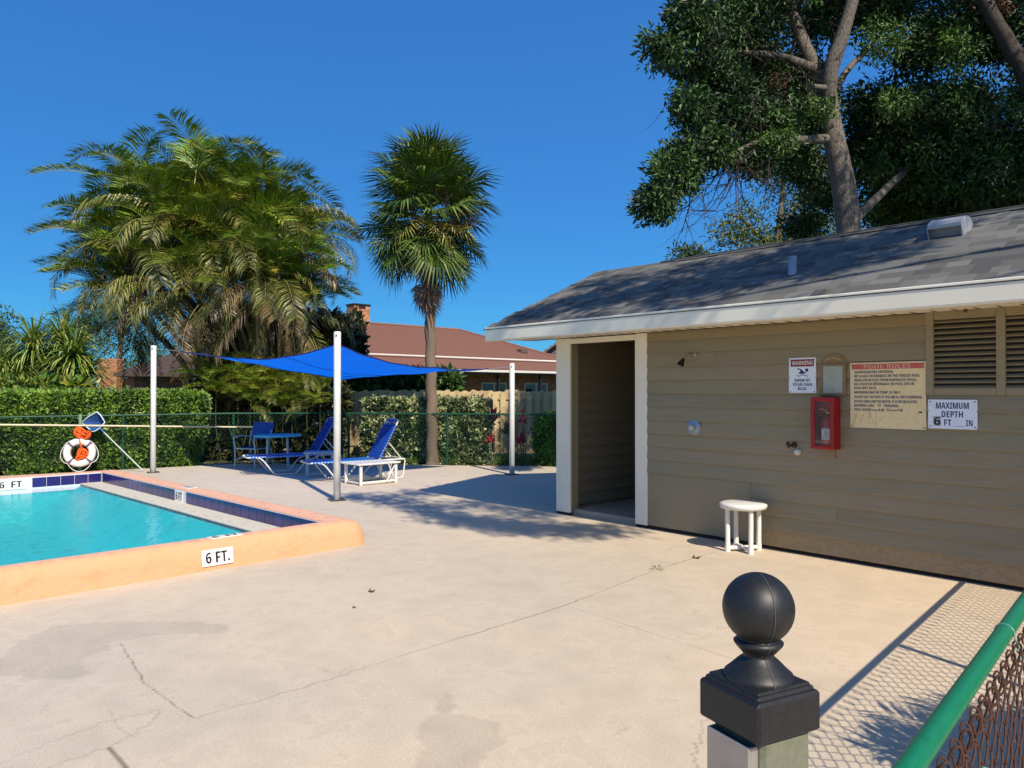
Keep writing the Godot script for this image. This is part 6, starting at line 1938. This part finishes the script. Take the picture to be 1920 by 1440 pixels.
	part(h, "wall", s, rough_mat("gable_grey", [Color(0.36, 0.31, 0.33), Color(0.42, 0.37, 0.39)], 0.8, 0.8, 0.02))
	s = st_()
	for i in 15:
		bx(s, Vector3(0, 3.35 + i * 0.21, 0.055), Vector3(maxf(0.1, 9.2 * (6.6 - 3.35 - i * 0.21) / 3.3), 0.02, 0.012))
	part(h, "siding_edge", s, mat("gable_line", Color(0.28, 0.24, 0.27), 0.8))
	s = st_()
	for sg in [-1.0, 1.0]:
		face(s, [Vector3(0, 6.72, 0.5), Vector3(sg * 5.1, 3.06, 0.5), Vector3(sg * 5.1, 3.06, -8), Vector3(0, 6.72, -8)], Vector3(sg, 2, 0))
		face(s, [Vector3(0, 6.60, 0.5), Vector3(sg * 5.1, 2.94, 0.5), Vector3(sg * 5.1, 2.94, -8), Vector3(0, 6.60, -8)], Vector3(-sg, -2, 0))
		face(s, [Vector3(0, 6.72, 0.5), Vector3(sg * 5.1, 3.06, 0.5), Vector3(sg * 5.1, 2.94, 0.5), Vector3(0, 6.60, 0.5)], Vector3(0, 0, 1))
	part(h, "roof", s, mat("gable_roof", Color(0.40, 0.36, 0.36), 0.9))
	# dark roofed house at the left
	h = thing("brick_house", "dark roofed brick house in the shade between the chimney and the palm clump", "house", T(at(215, 740, 27.5) * Vector3(1, 0, 1), 0.35))
	s = st_()
	bx(s, Vector3(4.4, 1.1, -3.4), Vector3(7.6, 2.2, 6.0))
	part(h, "wall", s, brick)
	s = st_()
	slope(s, Vector3(0, 2.2, 0.4), Vector3(9, 2.2, 0.4), Vector3(6.0, 3.5, -3.4), Vector3(2.6, 3.5, -3.4), 24, 0.02)
	slope(s, Vector3(0, 2.2, -7.2), Vector3(0, 2.2, 0.4), Vector3(2.6, 3.5, -3.4), Vector3(2.6, 3.5, -3.4), 24, 0.02)
	slope(s, Vector3(9, 2.2, 0.4), Vector3(9, 2.2, -7.2), Vector3(6.0, 3.5, -3.4), Vector3(6.0, 3.5, -3.4), 24, 0.02)
	bx(s, Vector3(4.5, 2.16, -3.4), Vector3(9, 0.08, 7.6))
	part(h, "roof", s, rough_mat("brown_shingle", [Color(0.26, 0.21, 0.19), Color(0.36, 0.30, 0.27)], 1.0, 0.95, 0.06, 0.0, false))
	s = st_()
	bx(s, Vector3(4.6, 1.35, -0.39), Vector3(0.9, 1.1, 0.04))
	var w2 := part(h, "window", s, white)
	part(w2, "pane", box_mesh(Vector3(0.76, 0.96, 0.02)), glass, T(Vector3(4.6, 1.35, -0.375)))
	h = thing("tan_house", "pinkish house end with a tan brick chimney above the hedge at the left", "house", T(at(215, 740, 30.0) * Vector3(1, 0, 1), 0.0))
	s = st_()
	bx(s, Vector3(0.55, 1.05, -1.5), Vector3(1.8, 2.1, 3.0))
	part(h, "wall", s, rough_mat("pink_stucco", [Color(0.62, 0.50, 0.46), Color(0.70, 0.58, 0.53)], 0.6, 0.9, 0.02))
	s = st_()
	bx(s, Vector3(0, 1.42, 0.3), Vector3(0.74, 2.84, 0.6), 0.01)
	part(h, "chimney", s, tan_brick)
	s = st_()
	bx(s, Vector3(0.95, 1.62, 0.02), Vector3(0.42, 0.34, 0.03))
	part(h, "window", s, white)

# ------------------------------------------------------------------ small things
func build_small() -> void:
	var fm := vmat("weed_leaf", 0.5, Color(0.4, 0.5, 0.1))
	var wd := [rosette(12, 0.10, 0.012, 0.8, Color(0.36, 0.48, 0.10), Color(0.55, 0.62, 0.20), 0.3, 0.0), rosette(10, 0.09, 0.010, 0.8, Color(0.42, 0.52, 0.14), Color(0.6, 0.62, 0.25), 0.3, 0.0)]
	var labs := ["tuft of weed in the deck joint left of the black ball finial", "small weed in the deck crack left of the white stool"]
	var i := 0
	for q in [[1232, 1068, 1.0], [1302, 1020, 0.6]]:
		var w := thing("weed", labs[i], "weed", T(onground(q[0], q[1])))
		part(w, "leaves", wd[i], fm, Transform3D(Basis().scaled(Vector3.ONE * q[2]), Vector3.ZERO))
		i += 1
	# dry leaves lying on the deck
	var names := ["dry curled leaf on the deck in front of the pool coping", "small dry leaf on the deck below the 6 FT. marker", "dry brown leaf by the joint in front of the stool"]
	i = 0
	for q in [[690, 1110, 0.035], [660, 1140, 0.02], [1299, 1047, 0.045]]:
		var s := st_()
		leaf(s, Vector3.ZERO, Vector3(1, 0.15, 0.2).normalized(), Vector3(0, 0.3, 1).normalized(), q[2] * 2, q[2], 0.35)
		leaf(s, Vector3(0.005, 0.004, 0.01), Vector3(0.3, 0.3, -1).normalized(), Vector3(1, 0.2, 0).normalized(), q[2] * 1.2, q[2] * 0.6, 0.3)
		var l := thing("dry_leaf", names[i], "leaf", T(onground(q[0], q[1]) + Vector3(0, 0.006, 0)))
		part(l, "blade", s, mat("dry_leaf", Color(0.26, 0.19, 0.12), 0.8))
		i += 1

func _ready() -> void:
	R.seed = 20240611
	# camera, sky, sun
	var cam := Camera3D.new()
	cam.name = "camera"
	add_child(cam)
	cam.position = CAM
	cam.rotation = Vector3(pit, 0, 0)
	cam.fov = rad_to_deg(2.0 * atan(720.0 / FOC))
	cam.near = 0.05
	cam.far = 600.0
	var sun_to := Vector3(0.3232, 0.673, 0.6657).normalized()
	var sun := DirectionalLight3D.new()
	sun.name = "sun"
	add_child(sun)
	sun.look_at_from_position(sun_to * 40.0, Vector3.ZERO, Vector3.UP)
	sun.light_energy = 1.12
	sun.light_color = Color(1.0, 0.95, 0.87)
	sun.light_angular_distance = 0.5
	sun.shadow_enabled = true
	var we := WorldEnvironment.new()
	we.name = "environment"
	var env := Environment.new()
	env.background_mode = Environment.BG_SKY
	var sky := Sky.new()
	var sm := PhysicalSkyMaterial.new()
	sm.rayleigh_coefficient = 2.2
	sm.rayleigh_color = Color(0.030, 0.170, 0.43)
	sm.mie_coefficient = 0.002
	sm.mie_color = Color(0.90, 0.60, 0.45)
	sm.mie_eccentricity = 0.7
	sm.turbidity = 6.0
	sm.energy_multiplier = 4.0
	sm.ground_color = Color(0.3, 0.27, 0.22)
	sky.sky_material = sm
	env.sky = sky
	env.tonemap_mode = Environment.TONE_MAPPER_LINEAR
	env.tonemap_exposure = 1.82
	env.sdfgi_enabled = true
	env.ssao_enabled = true
	env.ssil_enabled = true
	we.environment = env
	add_child(we)
	fontb = SystemFont.new()
	fontb.font_names = PackedStringArray(["Droid Sans"])
	fontb.font_weight = 700
	HX = Transform3D(Basis(Vector3(0.6644, 0, 0.7474), Vector3.UP, Vector3(-0.7474, 0, 0.6644)), Vector3(2.603, 0, -7.825))
	PX = Transform3D(Basis(Vector3(-1, 0, 1).normalized(), Vector3.UP, Vector3(-1, 0, -1).normalized()), Vector3(-1.5, 0, -8.07))
	NX = T(Vector3(0.597, 0, -1.161), 0.8598)
	# large structure
	build_ground()
	build_pool()
	build_bath_house()
	build_houses()
	build_board_fence()
	build_back_fence()
	build_trees()
	build_shade_tree(sun_to)
	build_hedges()
	build_palms()
	# objects
	build_sail()
	build_furniture()
	build_near_fence()
	build_gate_post()
	build_wall_things()
	build_small()
